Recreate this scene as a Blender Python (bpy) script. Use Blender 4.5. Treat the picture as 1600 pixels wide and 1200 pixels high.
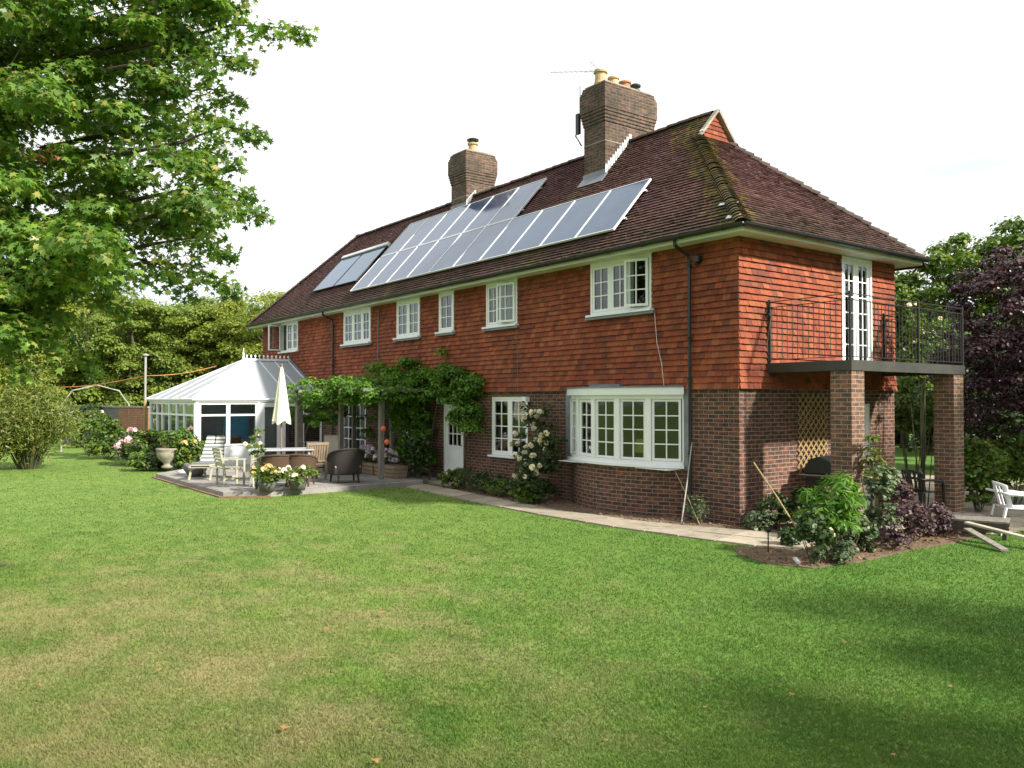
import bpy, bmesh, math, random
import numpy as np
from mathutils import Vector, Matrix
R_ = math.radians
for o in list(bpy.data.objects): bpy.data.objects.remove(o)
scene = bpy.context.scene
col = scene.collection
# ---------------------------------------------------------------- camera
CAM = np.array([9.18, -11.84, 2.2]); FOC = 1294.0
FW = np.array([-.8, .6, 0.]); RT = np.array([.6, .8, 0.])
cam = bpy.data.cameras.new('camera'); cam_o = bpy.data.objects.new('camera', cam); col.objects.link(cam_o)
cam.sensor_width = 36; cam.lens = 36 * FOC / 1600; cam.clip_end = 2000; cam.clip_start = .1
cam_o.location = CAM
pit = math.atan(25 / FOC)
cam_o.rotation_euler = Vector((-.8 * math.cos(pit), .6 * math.cos(pit), math.sin(pit))).to_track_quat('-Z', 'Y').to_euler()
scene.camera = cam_o
# ---------------------------------------------------------------- light
SUN_AZ, SUN_EL = 21.0, 36.0      # azimuth from +X towards +Y
sd = Vector((math.cos(R_(SUN_AZ)) * math.cos(R_(SUN_EL)), math.sin(R_(SUN_AZ)) * math.cos(R_(SUN_EL)), math.sin(R_(SUN_EL))))
sun = bpy.data.lights.new('sun', 'SUN'); sun.energy = 5.0; sun.angle = R_(2.8); sun.color = (1, .94, .84)
sun_o = bpy.data.objects.new('sun', sun); col.objects.link(sun_o); sun_o.rotation_euler = sd.to_track_quat('Z', 'Y').to_euler()
sun_o.location = (20, 10, 30)
world = bpy.data.worlds.new('World'); scene.world = world; world.use_nodes = True
nt = world.node_tree; nt.nodes.clear()
def nn(t, kind, **kw):
    n = t.nodes.new(kind)
    for k, v in kw.items(): setattr(n, k, v)
    return n
out = nn(nt, 'ShaderNodeOutputWorld'); sky = nn(nt, 'ShaderNodeTexSky', sky_type='NISHITA')
sky.sun_disc = False; sky.sun_elevation = R_(SUN_EL); sky.sun_rotation = R_(90 - SUN_AZ)
b1 = nn(nt, 'ShaderNodeBackground'); b1.inputs[1].default_value = .085; nt.links.new(sky.outputs[0], b1.inputs[0])
b2 = nn(nt, 'ShaderNodeBackground'); b2.inputs[0].default_value = (.97, .985, 1, 1); b2.inputs[1].default_value = .70
tc = nn(nt, 'ShaderNodeTexCoord'); mp = nn(nt, 'ShaderNodeMapping'); mp.inputs['Scale'].default_value = (1.2, 1.2, 4.5)
nz = nn(nt, 'ShaderNodeTexNoise'); nz.inputs['Scale'].default_value = 1.7; nz.inputs['Detail'].default_value = 7
rp = nn(nt, 'ShaderNodeValToRGB'); rp.color_ramp.elements[0].position = .50; rp.color_ramp.elements[1].position = .68
rp.color_ramp.elements[0].color = (.35, .35, .35, 1)
mx = nn(nt, 'ShaderNodeMixShader')
nt.links.new(tc.outputs['Generated'], mp.inputs[0]); nt.links.new(mp.outputs[0], nz.inputs['Vector']); sz = nn(nt, 'ShaderNodeSeparateXYZ'); nt.links.new(tc.outputs['Generated'], sz.inputs[0]); ma = nn(nt, 'ShaderNodeMath', operation='MULTIPLY_ADD'); ma.inputs[1].default_value = 1.1; nt.links.new(sz.outputs[2], ma.inputs[0]); nt.links.new(nz.outputs[0], ma.inputs[2]); nt.links.new(ma.outputs[0], rp.inputs[0])
nt.links.new(rp.outputs[0], mx.inputs[0]); nt.links.new(b1.outputs[0], mx.inputs[1]); nt.links.new(b2.outputs[0], mx.inputs[2]); nt.links.new(mx.outputs[0], out.inputs[0])
scene.view_settings.view_transform = 'Standard'; scene.view_settings.look = 'None'; scene.view_settings.exposure = .90; scene.view_settings.gamma = 1
scene.render.engine = 'CYCLES'
scene.cycles.max_bounces = 8; scene.cycles.transparent_max_bounces = 16

# ---------------------------------------------------------------- helpers
def tag(o, label=None, cat=None, group=None, kind=None):
    if label: o['label'] = label
    if cat: o['category'] = cat
    if group: o['group'] = group
    if kind: o['kind'] = kind
    return o
def empty(name, loc=(0, 0, 0), rz=0, label=None, cat=None, group=None):
    o = bpy.data.objects.new(name, None); col.objects.link(o); o.location = loc; o.rotation_euler = (0, 0, rz)
    o.empty_display_size = .2
    return tag(o, label, cat, group)
def place(px, d):
    """ground point that is d metres ahead of the photographer, along the column px"""
    p = CAM + d * (FW + (px - 800) / FOC * RT); return float(p[0]), float(p[1])
def copy_tree(o, parent=None):
    c = o.copy(); col.objects.link(c)
    if parent: c.parent = parent
    for ch in [x for x in bpy.data.objects if x.parent == o]: copy_tree(ch, c)
    return c
class Fr:
    def __init__(s, O=(0, 0, 0), U=(1, 0, 0), W=(0, 1, 0), V=(0, 0, 1)):
        s.O, s.U, s.W, s.V = (np.array(a, float) for a in (O, U, W, V))
    def __call__(s, u, v, w): return tuple(s.O + u * s.U + v * s.V + w * s.W)
FRONT = Fr(U=(1, 0, 0), W=(0, -1, 0)); SIDE = Fr(U=(0, 1, 0), W=(1, 0, 0)); BACK = Fr((0, 5.17, 0), (1, 0, 0), (0, 1, 0)); LEFT = Fr((-23.1, 0, 0), (0, 1, 0), (-1, 0, 0))
class MB:
    def __init__(s): s.v = []; s.f = []; s.uv = {}
    def add(s, vs, fs, uvs=None):
        b = len(s.v); s.v += [tuple(map(float, p)) for p in vs]
        for i, f in enumerate(fs):
            if uvs: s.uv[len(s.f)] = [uvs[k] for k in f]
            s.f.append([b + k for k in f])
    def quad(s, a, b, c, d, uv=None): s.add([a, b, c, d], [(0, 1, 2, 3)], uv)
    def box(s, x0, x1, y0, y1, z0, z1):
        s.add([(x, y, z) for z in (z0, z1) for y in (y0, y1) for x in (x0, x1)],
              [(0, 2, 3, 1), (4, 5, 7, 6), (0, 1, 5, 4), (2, 6, 7, 3), (0, 4, 6, 2), (1, 3, 7, 5)])
    def fbox(s, fr, u0, u1, v0, v1, w0, w1):
        s.add([fr(u, v, w) for v in (v0, v1) for w in (w0, w1) for u in (u0, u1)],
              [(0, 2, 3, 1), (4, 5, 7, 6), (0, 1, 5, 4), (2, 6, 7, 3), (0, 4, 6, 2), (1, 3, 7, 5)])
    def beam(s, a, b, w, h, up=(0, 0, 1)):
        a = Vector(a); b = Vector(b); d = (b - a).normalized(); up = Vector(up)
        if abs(d.dot(up)) > .98: up = Vector((1, 0, 0))
        sx = d.cross(up).normalized() * w / 2; sy = sx.cross(d).normalized() * h / 2
        s.add([p + i * sx + j * sy for p in (a, b) for i, j in ((-1, -1), (1, -1), (1, 1), (-1, 1))],
              [(0, 1, 2, 3), (7, 6, 5, 4), (0, 4, 5, 1), (1, 5, 6, 2), (2, 6, 7, 3), (3, 7, 4, 0)])
    def tube(s, pts, rad, n=8, cap=True):
        pts = [Vector(p) for p in pts]
        if not hasattr(rad, '__len__'): rad = [rad] * len(pts)
        vs = []; ref = None
        for i, p in enumerate(pts):
            d = (pts[min(i + 1, len(pts) - 1)] - pts[max(i - 1, 0)]).normalized()
            if ref is None: ref = Vector((1, 0, 0)) if abs(d.x) < .8 else Vector((0, 1, 0))
            a = d.cross(ref).normalized(); b = d.cross(a).normalized(); ref = b.cross(d).normalized() if b.cross(d).length > 1e-6 else ref
            for k in range(n):
                t = 2 * math.pi * k / n; vs.append(p + (a * math.cos(t) + b * math.sin(t)) * rad[i])
        fs = [(i * n + k, i * n + (k + 1) % n, (i + 1) * n + (k + 1) % n, (i + 1) * n + k) for i in range(len(pts) - 1) for k in range(n)]
        if cap: fs += [tuple(range(n))[::-1], tuple((len(pts) - 1) * n + k for k in range(n))]
        s.add(vs, fs)
    def lathe(s, prof, c=(0, 0, 0), n=16, sx=1, sy=1):
        vs = [(c[0] + r * sx * math.cos(2 * math.pi * k / n), c[1] + r * sy * math.sin(2 * math.pi * k / n), c[2] + z) for r, z in prof for k in range(n)]
        fs = [(i * n + k, i * n + (k + 1) % n, (i + 1) * n + (k + 1) % n, (i + 1) * n + k) for i in range(len(prof) - 1) for k in range(n)]
        fs += [tuple(range(n))[::-1], tuple((len(prof) - 1) * n + k for k in range(n))]
        s.add(vs, fs)
    def prism(s, poly, z0, z1):
        n = len(poly); vs = [(x, y, z0) for x, y in poly] + [(x, y, z1) for x, y in poly]
        s.add(vs, [tuple(range(n))[::-1], tuple(range(n, 2 * n))] + [(i, (i + 1) % n, n + (i + 1) % n, n + i) for i in range(n)])
    def build(s, name, mat, parent=None, smooth=False, fix=True, bevel=0):
        me = bpy.data.meshes.new(name); me.from_pydata(s.v, [], s.f); me.update()
        if fix:
            bm = bmesh.new(); bm.from_mesh(me); bmesh.ops.recalc_face_normals(bm, faces=bm.faces); bm.to_mesh(me); bm.free()
        uvl = me.uv_layers.new(name='UVMap')
        co = np.empty(len(me.vertices) * 3); me.vertices.foreach_get('co', co); co = co.reshape(-1, 3)
        uv = np.zeros((len(me.loops), 2))
        nf = len(me.polygons); nrm = np.empty(nf * 3); me.polygons.foreach_get('normal', nrm); nrm = np.abs(nrm.reshape(-1, 3))
        ls = np.empty(nf, int); lt = np.empty(nf, int); me.polygons.foreach_get('loop_start', ls); me.polygons.foreach_get('loop_total', lt)
        li = np.empty(len(me.loops), int); me.loops.foreach_get('vertex_index', li)
        pc = co[li]; ax = np.repeat(np.argmax(nrm, axis=1), lt)
        uv[:, 0] = np.where(ax == 0, pc[:, 1], pc[:, 0]); uv[:, 1] = np.where(ax == 2, pc[:, 1], pc[:, 2])
        if s.uv:
            base = {}
            for fi, u in s.uv.items():
                mpv = dict(zip(s.f[fi], u))
                for k in range(ls[fi], ls[fi] + lt[fi]):
                    if li[k] in mpv: uv[k] = mpv[li[k]]
        uvl.data.foreach_set('uv', uv.ravel())
        if smooth: me.polygons.foreach_set('use_smooth', [True] * nf)
        if mat: me.materials.append(mat)
        o = bpy.data.objects.new(name, me); col.objects.link(o)
        if parent: o.parent = parent
        if bevel:
            m = o.modifiers.new('bevel', 'BEVEL'); m.width = bevel; m.segments = 2; m.limit_method = 'ANGLE'
        return o

# ---------------------------------------------------------------- materials
def newmat(name):
    m = bpy.data.materials.new(name); m.use_nodes = True; t = m.node_tree; p = t.nodes['Principled BSDF']; return m, t, p
def c4(c): return (c[0], c[1], c[2], 1)
def mixc(t, fac, a, b, blend='MIX'):
    n = nn(t, 'ShaderNodeMix', data_type='RGBA', blend_type=blend)
    for sock, v in ((n.inputs[0], fac), (n.inputs[6], a), (n.inputs[7], b)):
        if isinstance(v, (int, float)): sock.default_value = v
        elif isinstance(v, (tuple, list)): sock.default_value = c4(v)
        else: t.links.new(v, sock)
    return n.outputs[2]
def noise(t, scale, detail=4, rough=.55, vec=None, coord='Object', stretch=None):
    n = nn(t, 'ShaderNodeTexNoise'); n.inputs['Scale'].default_value = scale; n.inputs['Detail'].default_value = detail; n.inputs['Roughness'].default_value = rough
    if vec is None:
        vec = nn(t, 'ShaderNodeTexCoord').outputs[coord]
    if stretch:
        m = nn(t, 'ShaderNodeMapping'); m.inputs['Scale'].default_value = stretch; t.links.new(vec, m.inputs[0]); vec = m.outputs[0]
    t.links.new(vec, n.inputs['Vector']); return n.outputs[0]
def ramp(t, fac, p0, p1, a=(0, 0, 0), b=(1, 1, 1)):
    r = nn(t, 'ShaderNodeValToRGB'); r.color_ramp.elements[0].position = p0; r.color_ramp.elements[1].position = p1
    r.color_ramp.elements[0].color = c4(a); r.color_ramp.elements[1].color = c4(b); t.links.new(fac, r.inputs[0]); return r.outputs[0]
def bump(t, p, h, strength=.4, dist=.01):
    b = nn(t, 'ShaderNodeBump'); b.inputs['Strength'].default_value = strength; b.inputs['Distance'].default_value = dist
    t.links.new(h, b.inputs['Height']); t.links.new(b.outputs[0], p.inputs['Normal'])
def mat(name, c, rough=.6, metal=0, var=.25, scale=6, bmp=0, c2=None, stretch=None, spec=None, island=0):
    m, t, p = newmat(name); p.inputs['Roughness'].default_value = rough; p.inputs['Metallic'].default_value = metal
    if spec is not None: p.inputs['Specular IOR Level'].default_value = spec
    c2 = c2 or tuple(x * (1 - var) for x in c)
    f = noise(t, scale, 6, stretch=stretch); f = ramp(t, f, .35, .68)
    o = mixc(t, f, c, c2)
    if island:
        g = nn(t, 'ShaderNodeNewGeometry'); r = ramp(t, g.outputs['Random Per Island'], 0, 1, (1 - island,) * 3, (1 + island * .6,) * 3)
        o = mixc(t, 1.0, o, r, 'MULTIPLY')
    t.links.new(o, p.inputs['Base Color'])
    if bmp: bump(t, p, noise(t, scale * 8, 5, stretch=stretch), bmp, .01)
    return m
def leafmat(name, c1, c2, c3=None, trans=.35, rough=.5):
    m, t, p = newmat(name); g = nn(t, 'ShaderNodeNewGeometry')
    r = nn(t, 'ShaderNodeValToRGB'); e = r.color_ramp.elements; e[0].color = c4(c1); e[1].color = c4(c2); e[0].position = .1; e[1].position = .85
    if c3: x = e.new(.97); x.color = c4(c3)
    t.links.new(g.outputs['Random Per Island'], r.inputs[0])
    f = ramp(t, noise(t, .9, 3), .35, .65, (.8, .8, .8), (1.25, 1.2, 1.05)); o = mixc(t, 1.0, r.outputs[0], f, 'MULTIPLY')
    t.links.new(o, p.inputs['Base Color']); p.inputs['Roughness'].default_value = rough; p.inputs['Specular IOR Level'].default_value = .35
    tr = nn(t, 'ShaderNodeBsdfTranslucent'); o2 = mixc(t, 1.0, o, (1.35, 1.5, .6), 'MULTIPLY'); t.links.new(o2, tr.inputs[0])
    ms = nn(t, 'ShaderNodeMixShader'); ms.inputs[0].default_value = trans
    t.links.new(p.outputs[0], ms.inputs[1]); t.links.new(tr.outputs[0], ms.inputs[2]); t.links.new(ms.outputs[0], t.nodes['Material Output'].inputs[0])
    return m
def brickmat(name, ca, cb, mortar, dark=None, soot=0):
    m, t, p = newmat(name); b = nn(t, 'ShaderNodeTexBrick'); uv = nn(t, 'ShaderNodeTexCoord').outputs['UV']
    # slightly wobble so courses are hand-laid
    nv = nn(t, 'ShaderNodeTexNoise'); nv.inputs['Scale'].default_value = 2.2; t.links.new(uv, nv.inputs['Vector'])
    va = nn(t, 'ShaderNodeVectorMath', operation='SCALE'); va.inputs[3].default_value = .012; t.links.new(nv.outputs[1], va.inputs[0])
    vb = nn(t, 'ShaderNodeVectorMath', operation='ADD'); t.links.new(uv, vb.inputs[0]); t.links.new(va.outputs[0], vb.inputs[1]); v = vb.outputs[0]
    t.links.new(v, b.inputs['Vector']); b.inputs['Scale'].default_value = 1; b.inputs['Brick Width'].default_value = .225; b.inputs['Row Height'].default_value = .075
    b.inputs['Mortar Size'].default_value = .0065; b.inputs['Mortar Smooth'].default_value = .3; b.inputs['Bias'].default_value = 0
    b.inputs['Color1'].default_value = c4(ca); b.inputs['Color2'].default_value = c4(cb); b.inputs['Mortar'].default_value = c4(mortar)
    vo = nn(t, 'ShaderNodeTexNoise'); vo.inputs['Scale'].default_value = 1; vo.inputs['Detail'].default_value = 2
    mp = nn(t, 'ShaderNodeMapping'); mp.inputs['Scale'].default_value = (5.5, 13, 1); t.links.new(v, mp.inputs[0]); t.links.new(mp.outputs[0], vo.inputs['Vector'])
    f = ramp(t, vo.outputs[0], .43, .56); o = mixc(t, f, dark or tuple(x * .45 for x in ca), b.outputs[0])
    o = mixc(t, b.outputs['Fac'], o, mortar)
    f2 = ramp(t, noise(t, .8, 6), .3, .7, (.72, .7, .7), (1.12, 1.1, 1.08)); o = mixc(t, 1.0, o, f2, 'MULTIPLY')
    if soot:
        f3 = ramp(t, noise(t, 2.5, 6), .45, .75, (0, 0, 0), (.8, .8, .8)); o = mixc(t, f3, o, (.045, .045, .035))
    t.links.new(o, p.inputs['Base Color']); p.inputs['Roughness'].default_value = .9; p.inputs['Specular IOR Level'].default_value = .2
    inv = nn(t, 'ShaderNodeMath', operation='SUBTRACT'); inv.inputs[0].default_value = 1; t.links.new(b.outputs['Fac'], inv.inputs[1])
    ad = nn(t, 'ShaderNodeMath', operation='MULTIPLY_ADD'); ad.inputs[1].default_value = .35; t.links.new(noise(t, 60, 4), ad.inputs[0]); t.links.new(inv.outputs[0], ad.inputs[2])
    bump(t, p, ad.outputs[0], .7, .008)
    return m
M = {}
M['brick'] = brickmat('red_brown_brick', (.20, .085, .055), (.12, .06, .045), (.30, .25, .19), (.06, .042, .038))
M['brick_side'] = M['brick']
M['brick_pillar'] = brickmat('buff_brown_brick', (.28, .14, .085), (.17, .10, .07), (.38, .33, .26), (.11, .075, .055))
M['brick_chimney'] = brickmat('weathered_brick', (.17, .10, .07), (.11, .075, .055), (.22, .185, .145), (.065, .05, .042), soot=1)
M['brick_orange'] = brickmat('orange_brick', (.42, .17, .09), (.33, .15, .09), (.4, .33, .25), (.25, .11, .07))
def tilemat(name, cols, moss=False, rough=.85):
    m, t, p = newmat(name); g = nn(t, 'ShaderNodeNewGeometry'); r = nn(t, 'ShaderNodeValToRGB'); e = r.color_ramp.elements
    e[0].position = 0; e[0].color = c4(cols[0]); e[1].position = 1; e[1].color = c4(cols[-1])
    for i, c in enumerate(cols[1:-1]): x = e.new((i + 1) / (len(cols) - 1)); x.color = c4(c)
    t.links.new(g.outputs['Random Per Island'], r.inputs[0]); o = r.outputs[0]
    f = ramp(t, noise(t, .7, 6), .3, .7, (.7, .68, .68), (1.15, 1.15, 1.15)); o = mixc(t, 1.0, o, f, 'MULTIPLY')
    f = ramp(t, noise(t, 25, 5), .3, .7, (.8, .8, .8), (1.15, 1.15, 1.15)); o = mixc(t, 1.0, o, f, 'MULTIPLY')
    if not moss:
        o = mixc(t, ramp(t, noise(t, 1.6, 6, .65, stretch=(1.6, 1.6, .35)), .50, .72, (0, 0, 0), (.5, .5, .5)), o, (.11, .045, .036))
    if moss:
        pos = nn(t, 'ShaderNodeTexCoord').outputs['Object']
        # moss grows along the near hip: distance from the vertical plane that holds the hip line
        d = nn(t, 'ShaderNodeVectorMath', operation='DOT_PRODUCT'); d.inputs[1].default_value = (.626, .780, 0); t.links.new(pos, d.inputs[0])
        a = nn(t, 'ShaderNodeMath', operation='ADD'); a.inputs[1].default_value = .062; t.links.new(d.outputs['Value'], a.inputs[0])
        b = nn(t, 'ShaderNodeMath', operation='ABSOLUTE'); t.links.new(a.outputs[0], b.inputs[0])
        n1 = noise(t, 3.5, 6); s = nn(t, 'ShaderNodeMath', operation='MULTIPLY_ADD'); s.inputs[1].default_value = 1.7; s.inputs[2].default_value = -.48
        t.links.new(n1, s.inputs[0]); q = nn(t, 'ShaderNodeMath', operation='SUBTRACT'); t.links.new(s.outputs[0], q.inputs[0]); t.links.new(b.outputs[0], q.inputs[1])
        mk = ramp(t, q.outputs[0], .0, .16); mc = mixc(t, ramp(t, noise(t, 7, 4), .42, .6), (.06, .062, .034), (.19, .12, .034))
        o = mixc(t, mk, o, mc)
        # a few general lichen spots and green moss low on the front slope
        sx = nn(t, 'ShaderNodeSeparateXYZ'); t.links.new(pos, sx.inputs[0])
        lo = nn(t, 'ShaderNodeMapRange'); lo.inputs[1].default_value = 5.2; lo.inputs[2].default_value = 6.1; lo.inputs[3].default_value = .9; lo.inputs[4].default_value = .0; t.links.new(sx.outputs[2], lo.inputs[0])
        fm = nn(t, 'ShaderNodeMath', operation='MULTIPLY'); t.links.new(lo.outputs[0], fm.inputs[0]); t.links.new(ramp(t, noise(t, 6, 6), .35, .6), fm.inputs[1])
        o = mixc(t, fm.outputs[0], o, (.028, .032, .014))
        for cx_, w_ in ((-5.6, .75), (-12.4, .6)):      # moss streaks down-slope of the chimneys
            a1 = nn(t, 'ShaderNodeMath', operation='SUBTRACT'); a1.inputs[1].default_value = cx_; t.links.new(sx.outputs[0], a1.inputs[0]); a2 = nn(t, 'ShaderNodeMath', operation='ABSOLUTE'); t.links.new(a1.outputs[0], a2.inputs[0])
            a3 = nn(t, 'ShaderNodeMapRange'); a3.inputs[1].default_value = w_ * .3; a3.inputs[2].default_value = w_; a3.inputs[3].default_value = .8; a3.inputs[4].default_value = 0; t.links.new(a2.outputs[0], a3.inputs[0])
            a4 = nn(t, 'ShaderNodeMath', operation='MULTIPLY'); t.links.new(a3.outputs[0], a4.inputs[0]); t.links.new(ramp(t, noise(t, 4, 6, stretch=(1, .5, .5)), .45, .6), a4.inputs[1]); o = mixc(t, a4.outputs[0], o, (.10, .08, .03))
        o = mixc(t, ramp(t, noise(t, 11, 3), .70, .74), o, (.2, .19, .17))
    t.links.new(o, p.inputs['Base Color']); p.inputs['Roughness'].default_value = rough; p.inputs['Specular IOR Level'].default_value = .25
    bump(t, p, noise(t, 40, 4), .3, .004)
    return m
M['roof'] = tilemat('clay_roof_tile', [(.095, .045, .042), (.118, .057, .050), (.106, .052, .048), (.10, .050, .050), (.130, .062, .050)], moss=True)
M['hung'] = tilemat('clay_hung_tile', [(.18, .045, .023), (.265, .066, .030), (.31, .085, .036), (.225, .056, .028), (.325, .105, .046), (.14, .042, .028), (.255, .070, .033)])
M['moss_tile'] = mat('mossy_hip_tile', (.075, .072, .05), .95, var=.3, scale=3.5, bmp=.8, c2=(.20, .13, .03), island=.4)
M['ridge'] = mat('ridge_tile', (.09, .055, .045), .9, scale=4, bmp=.4, c2=(.05, .045, .035), island=.3)
M['cream'] = mat('cream_paint', (.68, .68, .58), .5, var=.2, scale=1.5)
M['white'] = mat('white_paint', (.78, .80, .80), .35, var=.06, scale=2)
M['upvc'] = mat('white_plastic', (.80, .82, .84), .3, var=.04, scale=2)
M['black'] = mat('black_plastic', (.018, .02, .021), .35, var=.3, scale=3)
M['iron'] = mat('black_iron', (.022, .022, .022), .5, var=.4, scale=8)
M['steel'] = mat('dark_steel_beam', (.028, .03, .03), .55, var=.4, scale=3, c2=(.05, .045, .035))
M['lead'] = mat('lead_sheet', (.20, .22, .25), .5, var=.3, scale=4, metal=.3)
M['leadw'] = mat('whitened_lead', (.66, .67, .68), .6, var=.25, scale=7)
M['plaster'] = mat('interior_plaster', (.30, .27, .20), .9, var=.1, scale=1)
M['floor'] = mat('interior_floor', (.16, .10, .06), .6, scale=2)
M['curtain'] = mat('green_cream_curtain', (.42, .42, .27), .9, var=.3, scale=9, stretch=(1, 1, .1))
M['curtain_w'] = mat('pale_net_curtain', (.6, .62, .58), .9, var=.1, scale=9)
M['pot'] = mat('buff_clay_pot', (.50, .36, .20), .8, var=.3, scale=5)
M['pot_red'] = mat('terracotta_pot', (.42, .19, .09), .8, var=.3, scale=5)
M['alu'] = mat('aluminium', (.55, .57, .6), .35, metal=.8, var=.1)
M['aluw'] = mat('pale_aluminium', (.72, .74, .76), .45, metal=.2, var=.08)
M['wood_pale'] = mat('painted_pale_timber', (.44, .42, .31), .7, var=.4, scale=4, stretch=(1, 1, 8), bmp=.1)
M['wood'] = mat('weathered_timber', (.27, .20, .13), .75, var=.35, scale=5, stretch=(1, 6, 1), bmp=.3)
M['wood_grey'] = mat('grey_timber', (.22, .20, .17), .8, var=.35, scale=5, stretch=(6, 1, 1), bmp=.3)
M['wood_dark'] = mat('dark_wet_timber', (.06, .045, .035), .7, var=.4, scale=5, stretch=(6, 1, 1), bmp=.3)
M['bamboo'] = mat('bamboo_cane', (.38, .28, .13), .6, var=.3, scale=20)
M['lattice'] = mat('lattice_timber', (.36, .26, .10), .7, var=.25, scale=10)
M['rattan'] = None
M['cushion'] = mat('stone_cushion', (.42, .37, .30), .95, var=.15, scale=6)
M['greypaint'] = mat('pale_grey_paint', (.36, .37, .39), .55, var=.15, scale=4)
M['parasol'] = mat('cream_parasol_cloth', (.80, .78, .58), .9, var=.08, scale=3, bmp=.1)
M['stone'] = mat('cast_stone', (.32, .29, .23), .9, var=.35, scale=7, bmp=.4)
M['stone_dark'] = mat('dark_stone', (.16, .16, .15), .9, var=.4, scale=9, bmp=.4)
M['bark'] = mat('bark', (.10, .08, .055), .95, var=.5, scale=8, stretch=(1, 1, .25), bmp=.8)
M['stem'] = mat('green_stem', (.10, .11, .045), .8, var=.4, scale=12)
M['red'] = mat('orange_red_paper', (.75, .12, .05), .6, var=.1)
M['rope'] = mat('orange_rope', (.62, .26, .09), .8, var=.2)
M['pole'] = mat('galvanised_pole', (.36, .36, .32), .6, var=.25, scale=4, stretch=(1, 1, .2))
M['wicker_in'] = mat('brown_wicker', (.28, .12, .045), .8, var=.3, scale=30)
M['blue_cloth'] = mat('blue_cloth', (.12, .36, .58), .9, var=.15)
M['lampshade'] = mat('yellow_lampshade', (.75, .62, .16), .8, var=.08)
M['panel_grey'] = mat('grey_panel', (.50, .50, .50), .8, var=.1)
def wickermat(name, c):
    m, t, p = newmat(name); w = nn(t, 'ShaderNodeTexWave'); w.inputs['Scale'].default_value = 22; w.inputs['Distortion'].default_value = 1.5
    t.links.new(nn(t, 'ShaderNodeTexCoord').outputs['Object'], w.inputs['Vector']); w.bands_direction = 'Z'
    o = mixc(t, w.outputs[1], tuple(x * .6 for x in c), c); t.links.new(o, p.inputs['Base Color']); p.inputs['Roughness'].default_value = .7
    bump(t, p, w.outputs[1], .8, .01); return m
M['rattan'] = wickermat('brown_rattan', (.13, .072, .042)); M['rattan_dark'] = wickermat('dark_rattan', (.05, .042, .036))
def glassmat(name, tint=(.8, .86, .84), boost=1.6):
    m, t, p = newmat(name); t.nodes.remove(p)
    a = nn(t, 'ShaderNodeBsdfTransparent'); a.inputs[0].default_value = c4(tint); g = nn(t, 'ShaderNodeBsdfGlossy'); g.inputs['Roughness'].default_value = .015
    g.inputs['Color'].default_value = (.92, .95, 1, 1)
    f = nn(t, 'ShaderNodeFresnel'); f.inputs[0].default_value = 1.55
    b = nn(t, 'ShaderNodeBump'); b.inputs['Strength'].default_value = .06; b.inputs['Distance'].default_value = .05; t.links.new(noise(t, 1.3, 2), b.inputs['Height']); t.links.new(b.outputs[0], g.inputs['Normal'])
    k = nn(t, 'ShaderNodeMath', operation='MULTIPLY'); k.inputs[1].default_value = boost; t.links.new(f.outputs[0], k.inputs[0]); k.use_clamp = True
    ms = nn(t, 'ShaderNodeMixShader'); t.links.new(k.outputs[0], ms.inputs[0]); t.links.new(a.outputs[0], ms.inputs[1]); t.links.new(g.outputs[0], ms.inputs[2])
    t.links.new(ms.outputs[0], t.nodes['Material Output'].inputs[0]); return m
M['glass'] = glassmat('window_glass')
def pvmat(name, c, lines=True):
    m, t, p = newmat(name); p.inputs['Roughness'].default_value = .09; p.inputs['IOR'].default_value = 1.9; p.inputs['Specular Tint'].default_value = (.62, .82, 1, 1)
    o = mixc(t, ramp(t, noise(t, 2, 3), .3, .7), c, tuple(x * 1.5 for x in c))
    b = nn(t, 'ShaderNodeTexBrick'); b.offset = 0; t.links.new(nn(t, 'ShaderNodeTexCoord').outputs['UV'], b.inputs['Vector'])
    b.inputs['Scale'].default_value = 1; b.inputs['Brick Width'].default_value = .19; b.inputs['Row Height'].default_value = .145; b.inputs['Mortar Size'].default_value = .003
    o = mixc(t, b.outputs['Fac'], o, (.03, .035, .05)); t.links.new(o, p.inputs['Base Color']); return m
M['pv'] = pvmat('photovoltaic_glass', (.035, .052, .095)); M['thermal'] = pvmat('solar_thermal_glass', (.02, .06, .13))
def polymat():
    m, t, p = newmat('opal_polycarbonate'); p.inputs['Roughness'].default_value = .3
    w = nn(t, 'ShaderNodeTexWave'); w.inputs['Scale'].default_value = 9; w.bands_direction = 'Y'; t.links.new(nn(t, 'ShaderNodeTexCoord').outputs['Object'], w.inputs['Vector'])
    o = mixc(t, w.outputs[1], (.58, .63, .66), (.64, .69, .72)); t.links.new(o, p.inputs['Base Color'])
    tr = nn(t, 'ShaderNodeBsdfTranslucent'); tr.inputs[0].default_value = (.5, .56, .58, 1); ms = nn(t, 'ShaderNodeMixShader'); ms.inputs[0].default_value = .45
    t.links.new(p.outputs[0], ms.inputs[1]); t.links.new(tr.outputs[0], ms.inputs[2]); t.links.new(ms.outputs[0], t.nodes['Material Output'].inputs[0]); return m
M['poly'] = polymat()
def pavemat(name, ca, cb, dirt, island=.12):
    m, t, p = newmat(name); f = ramp(t, noise(t, 1.2, 7), .35, .65); o = mixc(t, f, ca, cb)
    o = mixc(t, ramp(t, noise(t, 5, 7, .7), .52, .70), o, dirt)
    g = nn(t, 'ShaderNodeNewGeometry'); o = mixc(t, 1.0, o, ramp(t, g.outputs['Random Per Island'], 0, 1, (1 - island,) * 3, (1 + island,) * 3), 'MULTIPLY')
    t.links.new(o, p.inputs['Base Color']); p.inputs['Roughness'].default_value = .9; bump(t, p, noise(t, 45, 5), .5, .006); return m
M['slab'] = pavemat('buff_paving', (.34, .29, .22), (.27, .235, .175), (.15, .14, .09), .2)
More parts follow.
